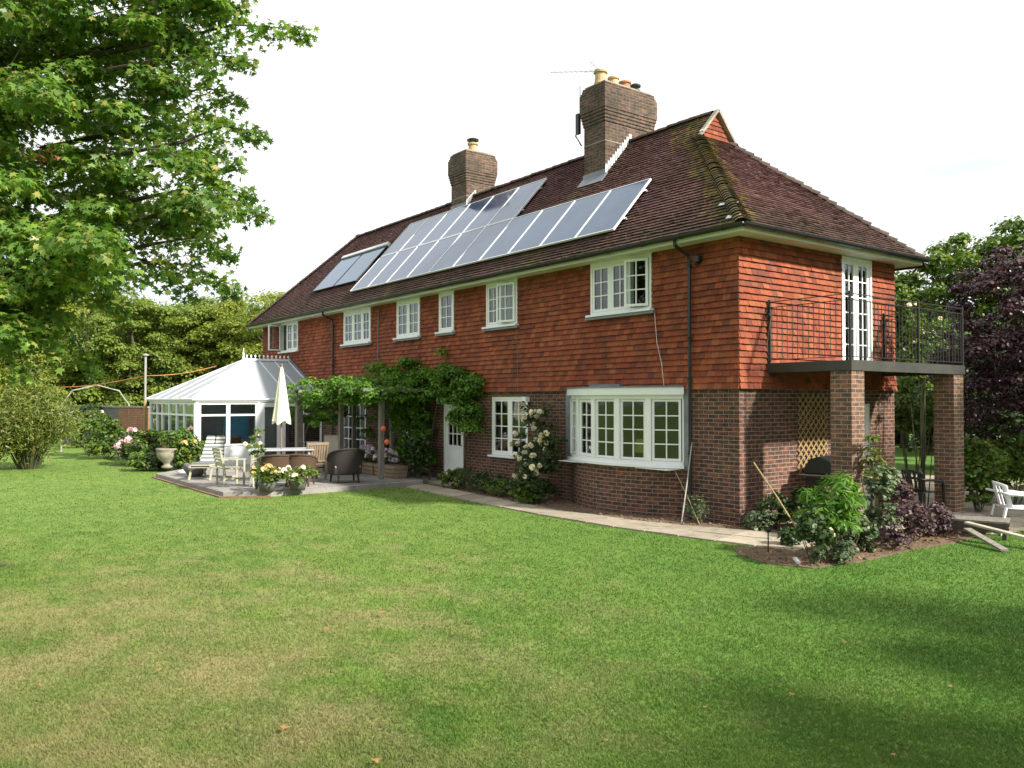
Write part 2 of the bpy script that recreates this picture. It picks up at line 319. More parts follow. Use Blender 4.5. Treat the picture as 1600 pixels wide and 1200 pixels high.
M['deck'] = pavemat('grey_paving', (.28, .265, .24), (.22, .21, .195), (.13, .125, .11))
M['soil'] = pavemat('soil', (.17, .115, .075), (.11, .075, .05), (.055, .042, .03), .35)
M['edging'] = mat('orange_brick_edging', (.22, .12, .08), .9, scale=6)
def grassmat(name, blade=False):
    m, t, p = newmat(name); tc = nn(t, 'ShaderNodeTexCoord').outputs['Object']
    a = noise(t, .5, 6, .6, vec=tc); o = mixc(t, ramp(t, a, .36, .62), (.082, .158, .029), (.122, .200, .038))
    o = mixc(t, ramp(t, noise(t, 2.1, 5, .6, vec=tc, stretch=(1, 1.6, 1)), .40, .68), o, (.16, .235, .05))
    # drought: strongest on the ground near the photographer's left
    d = nn(t, 'ShaderNodeVectorMath', operation='DISTANCE'); d.inputs[1].default_value = (1.6, -11.4, 0); t.links.new(tc, d.inputs[0])
    mr = nn(t, 'ShaderNodeMapRange'); mr.inputs[1].default_value = 2.0; mr.inputs[2].default_value = 11.0; mr.inputs[3].default_value = .20; mr.inputs[4].default_value = -.14; t.links.new(d.outputs['Value'], mr.inputs[0])
    ad = nn(t, 'ShaderNodeMath', operation='ADD'); t.links.new(mr.outputs[0], ad.inputs[0]); t.links.new(noise(t, 1.1, 7, .68, vec=tc), ad.inputs[1])
    o = mixc(t, ramp(t, ad.outputs[0], .54, .84, (0, 0, 0), (.85, .85, .85)), o, (.29, .25, .12))
    # greener turf towards the gable end, colour deepened to imitate the shade there
    gd = nn(t, 'ShaderNodeVectorMath', operation='DOT_PRODUCT'); gd.inputs[1].default_value = (.6, .8, 0); t.links.new(tc, gd.inputs[0])
    gm = nn(t, 'ShaderNodeMapRange'); gm.inputs[1].default_value = -5.2; gm.inputs[2].default_value = -.6; gm.inputs[3].default_value = 0; gm.inputs[4].default_value = .82; t.links.new(gd.outputs['Value'], gm.inputs[0])
    o = mixc(t, gm.outputs[0], o, mixc(t, ramp(t, noise(t, 1.3, 6, .6, vec=tc), .35, .65), (.056, .142, .022), (.094, .182, .032)))
    o = mixc(t, ramp(t, noise(t, 7, 5, .65, vec=tc), 
        .52, .76, (0, 0, 0), (.4, .4, .4)), o, (.17, .17, .05))
    f = ramp(t, noise(t, 38, 5, .7, vec=tc), .30, .72, (.94, .94, .93), (1.05, 1.05, 1.05)); o = mixc(t, 1.0, o, f, 'MULTIPLY')
    if blade:
        g = nn(t, 'ShaderNodeNewGeometry'); o = mixc(t, 1.0, o, ramp(t, g.outputs['Random Per Island'], 0, 1, (.95, .95, .95), (1.06, 1.05, 1.04)), 'MULTIPLY')
        tr = nn(t, 'ShaderNodeBsdfTranslucent'); t.links.new(o, tr.inputs[0]); ms = nn(t, 'ShaderNodeMixShader'); ms.inputs[0].default_value = .4
        t.links.new(p.outputs[0], ms.inputs[1]); t.links.new(tr.outputs[0], ms.inputs[2]); t.links.new(ms.outputs[0], t.nodes['Material Output'].inputs[0])
    t.links.new(o, p.inputs['Base Color']); p.inputs['Roughness'].default_value = .85; p.inputs['Specular IOR Level'].default_value = .15
    if not blade: bump(t, p, noise(t, 60, 5, .7, vec=tc), .5, .03)
    return m
M['lawn'] = grassmat('lawn_turf'); M['blade'] = grassmat('lawn_blade', True)
M['l_maple'] = leafmat('maple_leaf', (.065, .15, .03), (.17, .27, .055), (.30, .29, .09), .4, .42)
M['l_wood'] = leafmat('woodland_leaf', (.15, .20, .035), (.24, .29, .05), (.30, .26, .06), .42)
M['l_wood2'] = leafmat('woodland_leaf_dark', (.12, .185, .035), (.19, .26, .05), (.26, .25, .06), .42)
M['l_blue'] = leafmat('pale_poplar_leaf', (.11, .17, .09), (.17, .23, .12), None, .25)
M['l_mid'] = leafmat('mid_green_leaf', (.055, .11, .018), (.12, .20, .03), (.2, .2, .04), .3)
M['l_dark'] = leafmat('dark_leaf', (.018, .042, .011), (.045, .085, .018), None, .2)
M['l_bright'] = leafmat('bright_leaf', (.055, .15, .018), (.11, .24, .026), (.18, .27, .05), .4)
M['l_vine'] = leafmat('vine_leaf', (.055, .14, .016), (.13, .25, .028), None, .35)
M['l_bamb'] = leafmat('feathery_leaf', (.10, .15, .03), (.19, .23, .05), (.27, .2, .06), .3)
M['l_purple'] = leafmat('purple_leaf', (.030, .013, .020), (.065, .028, .040), (.13, .08, .10), .15, .35)
M['l_purple2'] = leafmat('purple_grey_leaf', (.05, .028, .035), (.115, .07, .08), (.2, .15, .15), .15, .5)
M['l_grey'] = leafmat('grey_green_leaf', (.06, .09, .05), (.14, .19, .10), None, .2)
M['l_dead'] = leafmat('dry_leaf', (.22, .10, .035), (.35, .19, .07), (.45, .36, .12), .1)
M['l_russet'] = leafmat('russet_leaf', (.16, .035, .012), (.26, .07, .025), None, .1)
M['p_white'] = leafmat('white_petal', (.82, .72, .66), (.88, .84, .80), None, .2)
M['p_pink'] = leafmat('pink_petal', (.62, .33, .40), (.76, .55, .62), None, .2)
M['p_lilac'] = leafmat('lilac_petal', (.52, .38, .60), (.74, .66, .78), (.8, .8, .8), .2)
M['p_yellow'] = leafmat('apricot_petal', (.78, .62, .28), (.80, .45, .28), (.8, .75, .6), .2)

# ---------------------------------------------------------------- foliage makers
SH = {
 'oval': np.array([(0, 0), (.32, .3), (.28, .7), (0, 1), (-.28, .7), (-.32, .3)]),
 'long': np.array([(0, 0), (.13, .35), (.09, .75), (0, 1), (-.09, .75), (-.13, .35)]),
 'blob': np.array([(0, 0), (.45, .1), (.55, .5), (.3, .95), (-.2, 1), (-.55, .6), (-.4, .15)]),
 'star': np.array([(0, 0), (.22, .12), (.55, .05), (.28, .34), (.55, .66), (.17, .55), (0, 1), (-.17, .55), (-.55, .66), (-.28, .34), (-.55, .05), (-.22, .12)]),
}
def leaves(name, P, N, size, shape, mt, parent=None, rng=None, droop=.4, fold=.15):
    rng = rng or np.random.default_rng(1); n = len(P); T = SH[shape]; k = len(T)
    N = N + 1e-6; N = N / np.linalg.norm(N, axis=1)[:, None]
    rd = rng.normal(size=(n, 3)); rd[:, 2] -= droop
    B = rd - (rd * N).sum(1)[:, None] * N; B /= np.linalg.norm(B, axis=1)[:, None] + 1e-9
    A = np.cross(B, N); s = size * rng.uniform(.65, 1.3, n)
    loc = T[None, :, 0, None] * A[:, None, :] + (T[None, :, 1, None] - .3) * B[:, None, :] - fold * (np.abs(T[None, :, 0, None]) * 2 + (T[None, :, 1, None] - .5) ** 2) * N[:, None, :]
    V = P[:, None, :] + loc * s[:, None, None]
    me = bpy.data.meshes.new(name); me.vertices.add(n * k); me.loops.add(n * k); me.polygons.add(n)
    me.vertices.foreach_set('co', V.reshape(-1)); me.loops.foreach_set('vertex_index', np.arange(n * k, dtype=np.int32))
    me.polygons.foreach_set('loop_start', np.arange(n, dtype=np.int32) * k)
    me.polygons.foreach_set('loop_total', np.full(n, k, dtype=np.int32))
    me.update(calc_edges=True); me.materials.append(mt)
    o = bpy.data.objects.new(name, me); col.objects.link(o)
    if parent: o.parent = parent
    return o
def clump_centres(rng, c, r, n, inner=.45):
    d = rng.normal(size=(n, 3)); d /= np.linalg.norm(d, axis=1)[:, None]
    q = inner + (1 - inner) * rng.random(n) ** .6
    return np.array(c) + d * q[:, None] * np.array(r)
def clump_leaves(rng, C, cr, per, flat=.7):
    n = len(C); rr = cr * rng.uniform(.6, 1.35, n)
    idx = np.repeat(np.arange(n), per)
    d = rng.normal(size=(n * per, 3)); d /= np.linalg.norm(d, axis=1)[:, None]
    d[:, 2] = np.where(d[:, 2] < -.35, -d[:, 2] * .5, d[:, 2])
    q = rng.uniform(.35, 1.08, n * per) ** .7
    P = C[idx] + d * (q * rr[idx])[:, None] * np.array([1, 1, flat])
    N = d * .8 + np.array([0, 0, .65]) + rng.normal(size=d.shape) * .45
    return P, N
def limbs(mb, rng, base, top, targets, r0, n=9):
    base = Vector(base); top = Vector(top); pts = []
    for i in range(6):
        f = i / 5; pts.append(base.lerp(top, f) + Vector((rng.normal() * .04, rng.normal() * .04, 0)) * (base - top).length * .25 * (f > 0))
    mb.tube(pts, [r0 * (1.25 if i == 0 else 1 - .62 * i / 5) for i in range(6)], n)
    for T in targets:
        T = Vector(T); f = min(.95, max(.25, rng.uniform(.3, .95))); s = base.lerp(top, f); mid = s.lerp(T, .5) + Vector((rng.normal() * .1, rng.normal() * .1, abs(rng.normal()) * .12)) * (T - s).length
        r = r0 * (1 - .62 * f) * .55; mb.tube([s, s.lerp(mid, .6), mid, mid.lerp(T, .6), T], [r, r * .8, r * .6, r * .4, r * .15], 6)
def tree(name, label, cat, loc, h, rad, lm, seed, leaf=.25, ncl=60, per=90, cr=.8, base=.25, trunk_r=.22, shape='oval', group=None, squash=1.0, inner=.4):
    rng = np.random.default_rng(seed); root = empty(name, loc, 0, label, cat, group)
    zc = h * (base + (1 - base) / 2); c = (0, 0, zc); r = (rad, rad, h * (1 - base) / 2 * squash)
    C = clump_centres(rng, c, r, ncl, inner)
    mb = MB(); limbs(mb, rng, (0, 0, -.1), (0, 0, h * .8), C[::max(1, ncl // 12)], trunk_r); mb.build('trunk', M['bark'], root, smooth=True)
    P, N = clump_leaves(rng, C, cr, per); leaves('crown', P, N, leaf, shape, lm, root, rng)
    return root
def bush(name, label, cat, loc, r, h, lm, seed, leaf=.07, ncl=25, per=60, cr=.2, shape='oval', group=None, flowers=None, stems=8, lo=.25, inner=.3, droop=.4, sm='stem'):
    rng = np.random.default_rng(seed); root = empty(name, loc, 0, label, cat, group)
    rx, ry = r if hasattr(r, '__len__') else (r, r)
    C = clump_centres(rng, (0, 0, h * (lo + (1 - lo) / 2)), (rx, ry, h * (1 - lo) / 2), ncl, inner)
    mb = MB()
    for i in range(stems):
        T = C[rng.integers(ncl)]; b = Vector((T[0] * .2, T[1] * .2, 0)); T = Vector(T); m_ = b.lerp(T, .5) + Vector((rng.normal(), rng.normal(), .5)) * .06
        mb.tube([b, m_, T], [min(.014, .006 + .006 * h), min(.010, .005 + .003 * h), .003], 5)
    mb.build('stem', M[sm], root)
    P, N = clump_leaves(rng, C, cr, per, .85); P[:, 2] = np.maximum(P[:, 2], .02); leaves('foliage', P, N, leaf, shape, lm, root, rng, droop)
    if flowers:
        fm, nf, fs, zmin = flowers; F = []; FN = []
        cand = P[(P[:, 2] > h * zmin)]
        for q in cand[rng.integers(len(cand), size=nf)]:
            ctr = q + np.array([0, 0, .02]) + (q - np.array([0, 0, h * .5])) * .08
            F = []; FN = []
            for k in range(14):
                d = rng.normal(size=3); d /= np.linalg.norm(d); d[2] = abs(d[2]) * .8; F.append(ctr + d * fs * .45); FN.append(d + np.array([0, 0, .2]))
            leaves('flower', np.array(F), np.array(FN), fs * .8, 'blob', fm, root, rng)
    return root

# ---------------------------------------------------------------- ground
g = MB(); n = 40
xs = np.concatenate([[-400, -150], np.linspace(-60, 40, 41), [150, 400]])
g.v = [(x, y, 0.0) for y in xs for x in xs]; L_ = len(xs)
g.f = [[j * L_ + i, j * L_ + i + 1, (j + 1) * L_ + i + 1, (j + 1) * L_ + i] for j in range(L_ - 1) for i in range(L_ - 1)]
tag(g.build('lawn', M['lawn'], fix=False), kind='structure')
DECK = [(-17.35, -4.35), (-15.7, -5.8), (-9.75, -5.8), (-9.2, -4.9), (-9.3, -.85), (-9.9, -.55), (-9.9, -.05), (-17.35, -.05)]
PATH_LO = [(-9.15, -1.45), (-6.2, -1.72), (-3.4, -1.92), (-1.2, -1.86), (.45, -1.63), (1.6, -1.41), (2.05, -1.32)]
PATH_HI = [(-9.4, -.75), (-6.2, -1.02), (-3.4, -1.26), (-1.2, -.98), (0.0, -.55), (.9, -.2), (1.75, -.1)]
PATH = PATH_LO + PATH_HI[::-1]
BED = [(1.2, -1.75), (1.7, -2.2), (2.3, -2.4), (2.85, -2.2), (3.0, -1.2), (2.95, .2), (3.05, 1.2), (3.0, 2.2), (2.2, 2.4), (1.5, .9), (1.9, -.3), (1.95, -1.2)]
BED2 = [(-9.3, -.76), (-6.2, -1.03), (-3.4, -1.27), (-1.2, -.99), (0, -.56), (.05, -.05), (-9.0, -.02), (-9.2, -.3)]
BED3 = [(.05, -.5), (.9, -.2), (1.5, -.1), (1.15, .75), (.05, .9)]
PAVE = [(0.03, .95), (1.3, .9), (2.0, 2.3), (3.0, 2.6), (3.4, 4.6), (2.6, 7.2), (1.8, 12.3), (-6, 12.3), (-6, 5.3), (.03, 5.3)]
def inside(poly, x, y):
    r = np.zeros(len(x), bool); n = len(poly)
    for i in range(n):
        x0, y0 = poly[i]; x1, y1 = poly[(i + 1) % n]
        c = ((y0 > y) != (y1 > y)) & (x < (x1 - x0) * (y - y0) / (y1 - y0 + 1e-12) + x0); r ^= c
    return r
m_ = MB(); m_.prism(DECK, -.05, .115); tag(m_.build('patio', M['deck']), kind='structure')
# paving stones of the terrace laid on the base
rng = np.random.default_rng(3); m_ = MB()
for i in range(13):
    for j in range(10):
        x0 = -17.3 + i * .6; y0 = -5.75 + j * .57
        if inside(DECK, np.array([x0, x0 + .585, x0, x0 + .585]), np.array([y0, y0, y0 + .555, y0 + .555])).all(): m_.box(x0, x0 + .585, y0, y0 + .555, .116, .121 + rng.random() * .004)
tag(m_.build('patio_paving', M['deck']), kind='structure')
m_ = MB(); m_.beam((-15.7, -5.86, -.02), (-9.7, -5.86, -.02), .1, .1); m_.beam((-9.7, -5.86, -.02), (-9.12, -4.95, -.02), .1, .1); tag(m_.build('patio_edging', M['edging']), kind='structure')
def lerp_poly(pts, f):
    L = [0]
    for a, b in zip(pts, pts[1:]): L.append(L[-1] + math.dist(a, b))
    s = f * L[-1]
    for i in range(len(pts) - 1):
        if s <= L[i + 1] + 1e-9:
            t = (s - L[i]) / (L[i + 1] - L[i]); return (pts[i][0] + t * (pts[i + 1][0] - pts[i][0]), pts[i][1] + t * (pts[i + 1][1] - pts[i][1]))
m_ = MB(); NS = 17
for i in range(NS):
    a = .008 if i else 0
    for r0, r1 in ((0, .49), (.51, 1)) if i > 10 else ((0, 1),):
        q = []
        for f, rr in ((i / NS + .0012, r0), ((i + 1) / NS - .0012, r0), ((i + 1) / NS - .0012, r1), (i / NS + .0012, r1)):
            lo = lerp_poly(PATH_LO, f); hi = lerp_poly(PATH_HI, f); q.append((lo[0] + (hi[0] - lo[0]) * rr, lo[1] + (hi[1] - lo[1]) * rr))
        m_.prism(q, -.03, .022 + rng.random() * .012)
tag(m_.build('path', M['slab']), kind='structure')
m_ = MB(); m_.prism(BED, -.05, .012); m_.prism(BED2, -.05, .010); m_.prism(BED3, -.05, .014)
for i in range(1800):       # clods
    px_, py_ = rng.uniform(-9.2, 3), rng.uniform(-2.4, 2.4)
    if inside(BED, np.array([px_]), np.array([py_]))[0] or inside(BED2, np.array([px_]), np.array([py_]))[0] or inside(BED3, np.array([px_]), np.array([py_]))[0]:
        s = rng.uniform(.015, .045); m_.lathe([(s * .6, -.01), (s, s * .2), (s * .6, s * .7)], (px_, py_, .012), 6, 1, rng.uniform(.6, 1))
tag(m_.build('soil', M['soil']), kind='structure')
m_ = MB(); m_.prism(PAVE, -.05, .008)
for i in range(16):
    for j in range(20):
        x0 = -6 + i * .6; y0 = .95 + j * .57; c = (np.array([x0 + .05, x0 + .53, x0 + .05, x0 + .53]), np.array([y0 + .05, y0 + .05, y0 + .5, y0 + .5]))
        if inside(PAVE, *c).all(): m_.box(x0, x0 + .585, y0, y0 + .555, .009, .016 + rng.random() * .008)
tag(m_.build('terrace', M['slab']), kind='structure')
# grass blades: one object of uncountable stuff
rng = np.random.default_rng(7)
def grass(nb):
    u = rng.random(nb); d = 1 / (1 / 3.2 + u * (1 / 30. - 1 / 3.2)); t = rng.uniform(-.75, .75, nb)
    p = CAM[None, :2] + d[:, None] * (FW[None, :2] + t[:, None] * RT[None, :2]); x, y = p[:, 0], p[:, 1]
    x = x + rng.normal(size=nb) * .035; y = y + rng.normal(size=nb) * .035
    xo, yo = x, y; x = x + rng.normal(size=nb) * .04; y = y + rng.normal(size=nb) * .04
    ok = ~(inside(DECK, x, y) | inside(PATH, x, y) | inside(BED, x, y) | inside(BED2, x, y) | inside(BED3, x, y) | inside(PAVE, x, y) | ((x < 0) & (y > -.02)) | ((x > -23.2) & (x < -17) & (y > -4.4)))
    x, y, d = xo[ok], yo[ok], d[ok]; n = len(x)
    tuft = 1 + .6 * np.sin(x * 2.3 + np.sin(y * 1.7) * 2) * np.sin(y * 2.9 + 1)
    h = rng.uniform(.010, .028, n) * (.8 + .25 * tuft); w = .0028 * (d / 4.5) ** .9 + .001; a = rng.uniform(0, 2 * np.pi, n); l = rng.normal(size=(n, 2)) * h[:, None] * .55
    V = np.zeros((n, 3, 3)); V[:, 0] = np.stack([x - w * np.cos(a), y - w * np.sin(a), np.zeros(n)], 1); V[:, 1] = np.stack([x + w * np.cos(a), y + w * np.sin(a), np.zeros(n)], 1)
    V[:, 2] = np.stack([x + l[:, 0], y + l[:, 1], h], 1)
    me = bpy.data.meshes.new('grass'); me.vertices.add(n * 3); me.loops.add(n * 3); me.polygons.add(n)
    me.vertices.foreach_set('co', V.reshape(-1)); me.loops.foreach_set('vertex_index', np.arange(n * 3, dtype=np.int32))
    me.polygons.foreach_set('loop_start', np.arange(n, dtype=np.int32) * 3); me.polygons.foreach_set('loop_total', np.full(n, 3, dtype=np.int32)); me.update(calc_edges=True)
    me.materials.append(M['blade']); o = bpy.data.objects.new('grass', me); col.objects.link(o)
    tag(o, 'short mown lawn grass with dry straw coloured patches', 'grass', kind='stuff')
grass(620000)

# ================================================================ HOUSE
house = empty('brick_house', (0, 0, 0), 0, 'long two storey house of red hung tiles over brick with a brown tiled hipped roof', 'house')
XL, YB, ZT, ZE = -23.1, 5.17, 2.4, 5.2
WINS = {  # name: u0,u1,v0,v1
 'W1': (-21.15, -19.52, 4.0, 5.08), 'W2': (-15.7, -13.81, 4.0, 5.08), 'W3': (-12.16, -10.85, 4.0, 5.08), 'W4': (-9.83, -9.1, 4.02, 5.08),
 'W5': (-7.61, -6.35, 4.0, 5.08), 'W6': (-3.78, -2.04, 3.98, 5.08)}
GF = {'G1': (-7.45, -6.0, .86, 2.28), 'G2': (-11.92, -10.6, .83, 2.2), 'DOOR': (-9.66, -8.7, .02, 2.10), 'PD': (-15.9, -14.2, .12, 2.15), 'BAY': (-4.45, -1.25, .93, 2.38)}
SW = {'FD': (3.18, 4.28, 2.88, 5.06)}; SG = {'SD': (3.05, 4.15, .05, 2.12)}
def wall_panel(mb, fr, u0, u1, v0, v1, ops, th=.25, reveal=True):
    us = sorted({u0, u1, *[max(u0, min(u1, k)) for o in ops for k in o[:2]]}); vs = sorted({v0, v1, *[max(v0, min(v1, k)) for o in ops for k in o[2:]]})
    for a, b in zip(us, us[1:]):
        for c, d in zip(vs, vs[1:]):
            if any(o[0] <= (a + b) / 2 <= o[1] and o[2] <= (c + d) / 2 <= o[3] for o in ops): continue
            mb.quad(fr(a, c, 0), fr(b, c, 0), fr(b, d, 0), fr(a, d, 0)); mb.quad(fr(a, c, -th), fr(b, c, -th), fr(b, d, -th), fr(a, d, -th))
    for o in ops:
        a, b, c, d = o
        mb.quad(fr(a, c, 0), fr(a, c, -th), fr(a, d, -th), fr(a, d, 0)); mb.quad(fr(b, c, 0), fr(b, c, -th), fr(b, d, -th), fr(b, d, 0))
        mb.quad(fr(a, c, 0), fr(b, c, 0), fr(b, c, -th), fr(a, c, -th)); mb.quad(fr(a, d, 0), fr(b, d, 0), fr(b, d, -th), fr(a, d, -th))
mb = MB()
wall_panel(mb, FRONT, XL, 0, -.1, ZT, list(GF.values())); wall_panel(mb, SIDE, 0, YB, -.1, ZT, list(SG.values()))
wall_panel(mb, BACK, XL, 0, -.1, ZT, []); wall_panel(mb, LEFT, 0, YB, -.1, ZT, [])
mb.build('brick_wall', M['brick'], house, fix=False)
mb = MB()
wall_panel(mb, FRONT, XL, 0, ZT, ZE, list(WINS.values())); wall_panel(mb, SIDE, 0, YB, ZT, ZE, list(SW.values())); wall_panel(mb, BACK, XL, 0, ZT, ZE, []); wall_panel(mb, LEFT, 0, YB, ZT, ZE, [])
mb.build('upper_wall', M['plaster'], house, fix=False)
def hung(mb, fr, u0, u1, v0, v1, ops, rng, gauge=.1125, tw=.165):
    nc = round((v1 - v0) / gauge); gg = (v1 - v0) / nc
    for c in range(nc):
        b = v0 + c * gg; t = b + gg * 1.08; off = (c % 2) * tw / 2
        k0 = math.floor((u0 - off) / tw) - 1; k1 = math.ceil((u1 - off) / tw) + 1
        wob = rng.normal() * .002; kick = .03 * max(0, 1 - c / 3)
        for k in range(k0, k1):
            a = k * tw + off + rng.normal() * .0015; e = (k + 1) * tw + off - .003
            segs = [(max(a, u0), min(e, u1))]
            for o in ops:
                if o[2] < b + gg * .9 and o[3] > b + .005:
                    ns = []
                    for s in segs:
                        if o[0] > s[0]: ns.append((s[0], min(s[1], o[0])))
                        if o[1] < s[1]: ns.append((max(s[0], o[1]), s[1]))
                    segs = ns
            for s0, s1 in segs:
                if s1 - s0 < .012: continue
                j = rng.normal(); bb = b + wob + j * .002; w0 = .006 + kick; w1 = .042 + kick + rng.normal() * .003; tl = rng.normal() * .002
                V = [fr(s0, bb, w1 + tl), fr(s1, bb, w1 - tl), fr(s1, t, w0), fr(s0, t, w0), fr(s0, bb, w1 - .024), fr(s1, bb, w1 - .024), fr(s1, t, w0 - .008), fr(s0, t, w0 - .008)]
                mb.add(V, [(0, 1, 2, 3), (0, 4, 5, 1), (0, 3, 7, 4), (1, 5, 6, 2)])
rng = np.random.default_rng(11)
mb = MB(); hung(mb, FRONT, XL - .01, .03, ZT, 5.1, list(WINS.values()), rng); mb.build('tile_hanging', M['hung'], house, fix=False)
mb = MB(); hung(mb, SIDE, -.03, YB + .01, ZT, 5.1, list(SW.values()), rng); mb.build('tile_hanging', M['hung'], house, fix=False)
mb = MB(); hung(mb, BACK, XL, 0, ZT, 5.1, [], rng, .23, .5); hung(mb, LEFT, 0, YB, ZT, 5.1, [], rng, .23, .5); mb.build('tile_hanging', M['hung'], house, fix=False)
# interior
mb = MB(); mb.box(XL + .3, -.3, .3, YB - .3, .0, .05); mb.box(XL + .3, -.3, .27, YB - .3, 2.45, 2.62); mb.build('interior_floor', M['floor'], house)
mb = MB(); mb.box(XL + .27, -.27, 2.9, 3.0, .05, 2.45); mb.box(XL + .27, -.27, 2.6, 2.7, 2.62, 5.15)
for x in (-18.5, -12.9, -8.35, -5.2): mb.box(x, x + .1, .27, 2.6, 2.63, 5.15); mb.box(x - .2, x - .1, .27, 2.9, .05, 2.45)
mb.box(XL + .25, -.25, .25, YB - .25, 5.12, 5.16)
mb.build('interior_wall', M['plaster'], house)
# soffit, fascia, gutters
E0 = .4
mb = MB()
mb.box(XL - E0, E0, -E0, -.004, 5.07, 5.09); mb.box(.004, E0, 0, YB + E0, 5.07, 5.09); mb.box(XL - E0, 0, YB + .004, YB + E0, 5.07, 5.09); mb.box(XL - E0, XL - .004, 0, YB, 5.07, 5.09)
mb.build('soffit', M['cream'], house)
mb = MB(); mb.box(XL - E0 - .02, E0 + .02, -E0 - .022, -E0, 5.05, 5.2); mb.box(E0, E0 + .022, -E0, YB + E0, 5.05, 5.2); mb.box(XL - E0, E0, YB + E0, YB + E0 + .022, 5.05, 5.2); mb.box(XL - E0 - .022, XL - E0, -E0, YB + E0, 5.05, 5.2)
mb.build('fascia', M['cream'], house)
def gutter(a, b, out_):
    mb = MB(); n = 7; a = Vector(a); b = Vector(b); o = Vector(out_); pr = [(math.cos(math.pi * k / (n - 1)), -math.sin(math.pi * k / (n - 1))) for k in range(n)]
    for s, rr in ((0, .075), (1, .068)):
        vs = [p + o * (.078 + c * rr) + Vector((0, 0, z * rr)) for p in (a, b) for c, z in pr]; mb.add(vs, [(k, k + 1, n + k + 1, n + k) for k in range(n - 1)])
    d = (b - a); L = d.length; d.normalize(); k = .8
    while k < L:
        p = a + d * k; mb.beam(p + o * .0, p + o * .15, .03, .012); vs = [q + o * (.078 + c * .082) + Vector((0, 0, z * .082)) for q in (p, p + d * .05) for c, z in pr]; mb.add(vs, [(i, i + 1, n + i + 1, n + i) for i in range(n - 1)]); k += .95
    return mb.build('gutter', M['black'], house, fix=False)
gutter((XL - E0 - .05, -E0 - .022, 5.175), (E0 + .12, -E0 - .022, 5.175), (0, -1, 0)); gutter((E0 + .022, -E0 - .12, 5.175), (E0 + .022, YB + E0 + .05, 5.175), (1, 0, 0))
def downpipe(x, zb=0.02, swan=True, r=.034):
    mb = MB(); mb.tube([(x, -E0 - .07, 5.16), (x, -E0 - .05, 5.02), (x + .03, -.12, 4.86), (x + .03, -.09, 4.7), (x + .03, -.085, zb)], r, 10)
    for z in (4.65, 3.3, 2.55, 1.2, .3):
        if z > zb: mb.tube([(x + .03, -.085, z), (x + .03, -.085, z + .05)], r * 1.3, 10)
    return mb.build('downpipe', M['black'], house)
downpipe(-1.07); downpipe(-16.45)
# ---- roof
TAN = 3.32 / 3.0; ZR = 8.52; YR = 2.6
XG = -2.65; ZG = 7.92; YGa = -.4 + (ZG - ZE) / TAN; YGb = 2 * YR - YGa      # gablet
YE0, YE1 = -.4, 5.6
XE0, XE1 = XL - E0, E0; XRL = -19.95
def slope_frame(kind):
    if kind == 'front': d = Vector((0, 3.0, 3.32)); O = (0, YE0, ZE); U = (1, 0, 0)
    if kind == 'back': d = Vector((0, -3.0, 3.32)); O = (0, YE1, ZE); U = (1, 0, 0)
    if kind == 'end': d = Vector((XG - XE1, 0, ZG - ZE)); O = (XE1, 0, ZE); U = (0, 1, 0)
    if kind == 'left': d = Vector((XRL - XE0, 0, ZR - ZE)); O = (XE0, 0, ZE); U = (0, 1, 0)
    L = d.length; d.normalize(); U = Vector(U); n = U.cross(d)
    if n.z < 0: n = -n
    return Fr(O, U, tuple(n), tuple(d)), L
def tile_slope(mb, kind, bounds, rng, skip=(), gauge=.1, tw=.165):
    fr, L = slope_frame(kind); nc = round(L / gauge); gg = L / nc
    for c in range(-1, nc):
        b = c * gg + (.055 if c == -1 else 0); t = (c + 1) * gg + .004
        lo, hi = bounds(max(0, (c + .5) / nc)); off = (c % 2) * tw / 2
        k0 = math.floor((lo - off) / tw); k1 = math.ceil((hi - off) / tw)
        wob = rng.normal() * .002
        for k in range(k0, k1):
            a = max(k * tw + off, lo); e = min((k + 1) * tw + off - .004, hi)
            if e - a < .02: continue
            sk = False
            for s in skip:
                if s[0] < (a + e) / 2 < s[1] and s[2] < (b + t) / 2 < s[3]: sk = True
            if sk: continue
            w1 = .038 + rng.normal() * .003; w0 = .010; bb = b + wob + rng.normal() * .0035; tl = rng.normal() * .003
            V = [fr(a, bb, w1 + tl), fr(e, bb, w1 - tl), fr(e, t, w0), fr(a, t, w0), fr(a, bb, w1 - .018), fr(e, bb, w1 - .018), fr(e, t, w0 - .01), fr(a, t, w0 - .01)]
            mb.add(V, [(0, 1, 2, 3), (0, 4, 5, 1), (0, 3, 7, 4), (1, 5, 6, 2)])
fG = (ZG - ZE) / (ZR - ZE)
def bf(f):
    hi = XE1 + (XG - XE1) * f / fG if f < fG else XG + .1
    return (XE0 + (XRL - XE0) * f, hi)
rng = np.random.default_rng(21)
mb = MB(); tile_slope(mb, 'front', bf, rng)
tile_slope(mb, 'end', lambda f: (YE0 + (YGa - YE0) * f, YE1 + (YGb - YE1) * f), rng)
tile_slope(mb, 'left', lambda f: (YE0 + (YR - YE0) * f, YE1 + (YR - YE1) * f), rng, tw=.33)
tile_slope(mb, 'back', bf, rng, gauge=.3, tw=.6)
roof = mb.build('roof', M['roof'], house, fix=False)
# sarking below tiles closes the roof volume
mb = MB(); A = (XE0, YE0, ZE); B = (XE1, YE0, ZE); C_ = (XE1, YE1, ZE); D = (XE0, YE1, ZE); G1 = (XG, YGa, ZG); G2 = (XG, YGb, ZG); RG = (XG + .1, YR, ZR); RL = (XRL, YR, ZR); GG1 = (XG + .1, YGa, ZG); GG2 = (XG + .1, YGb, ZG)
mb.add([A, B, C_, D, G1, G2, (XG, YR, ZR), RL], [(0, 1, 4, 6, 7), (1, 2, 5, 4), (2, 3, 7, 6, 5), (3, 0, 7), (4, 5, 6)]); mb.build('sarking', M['wood_dark'], roof, fix=True)
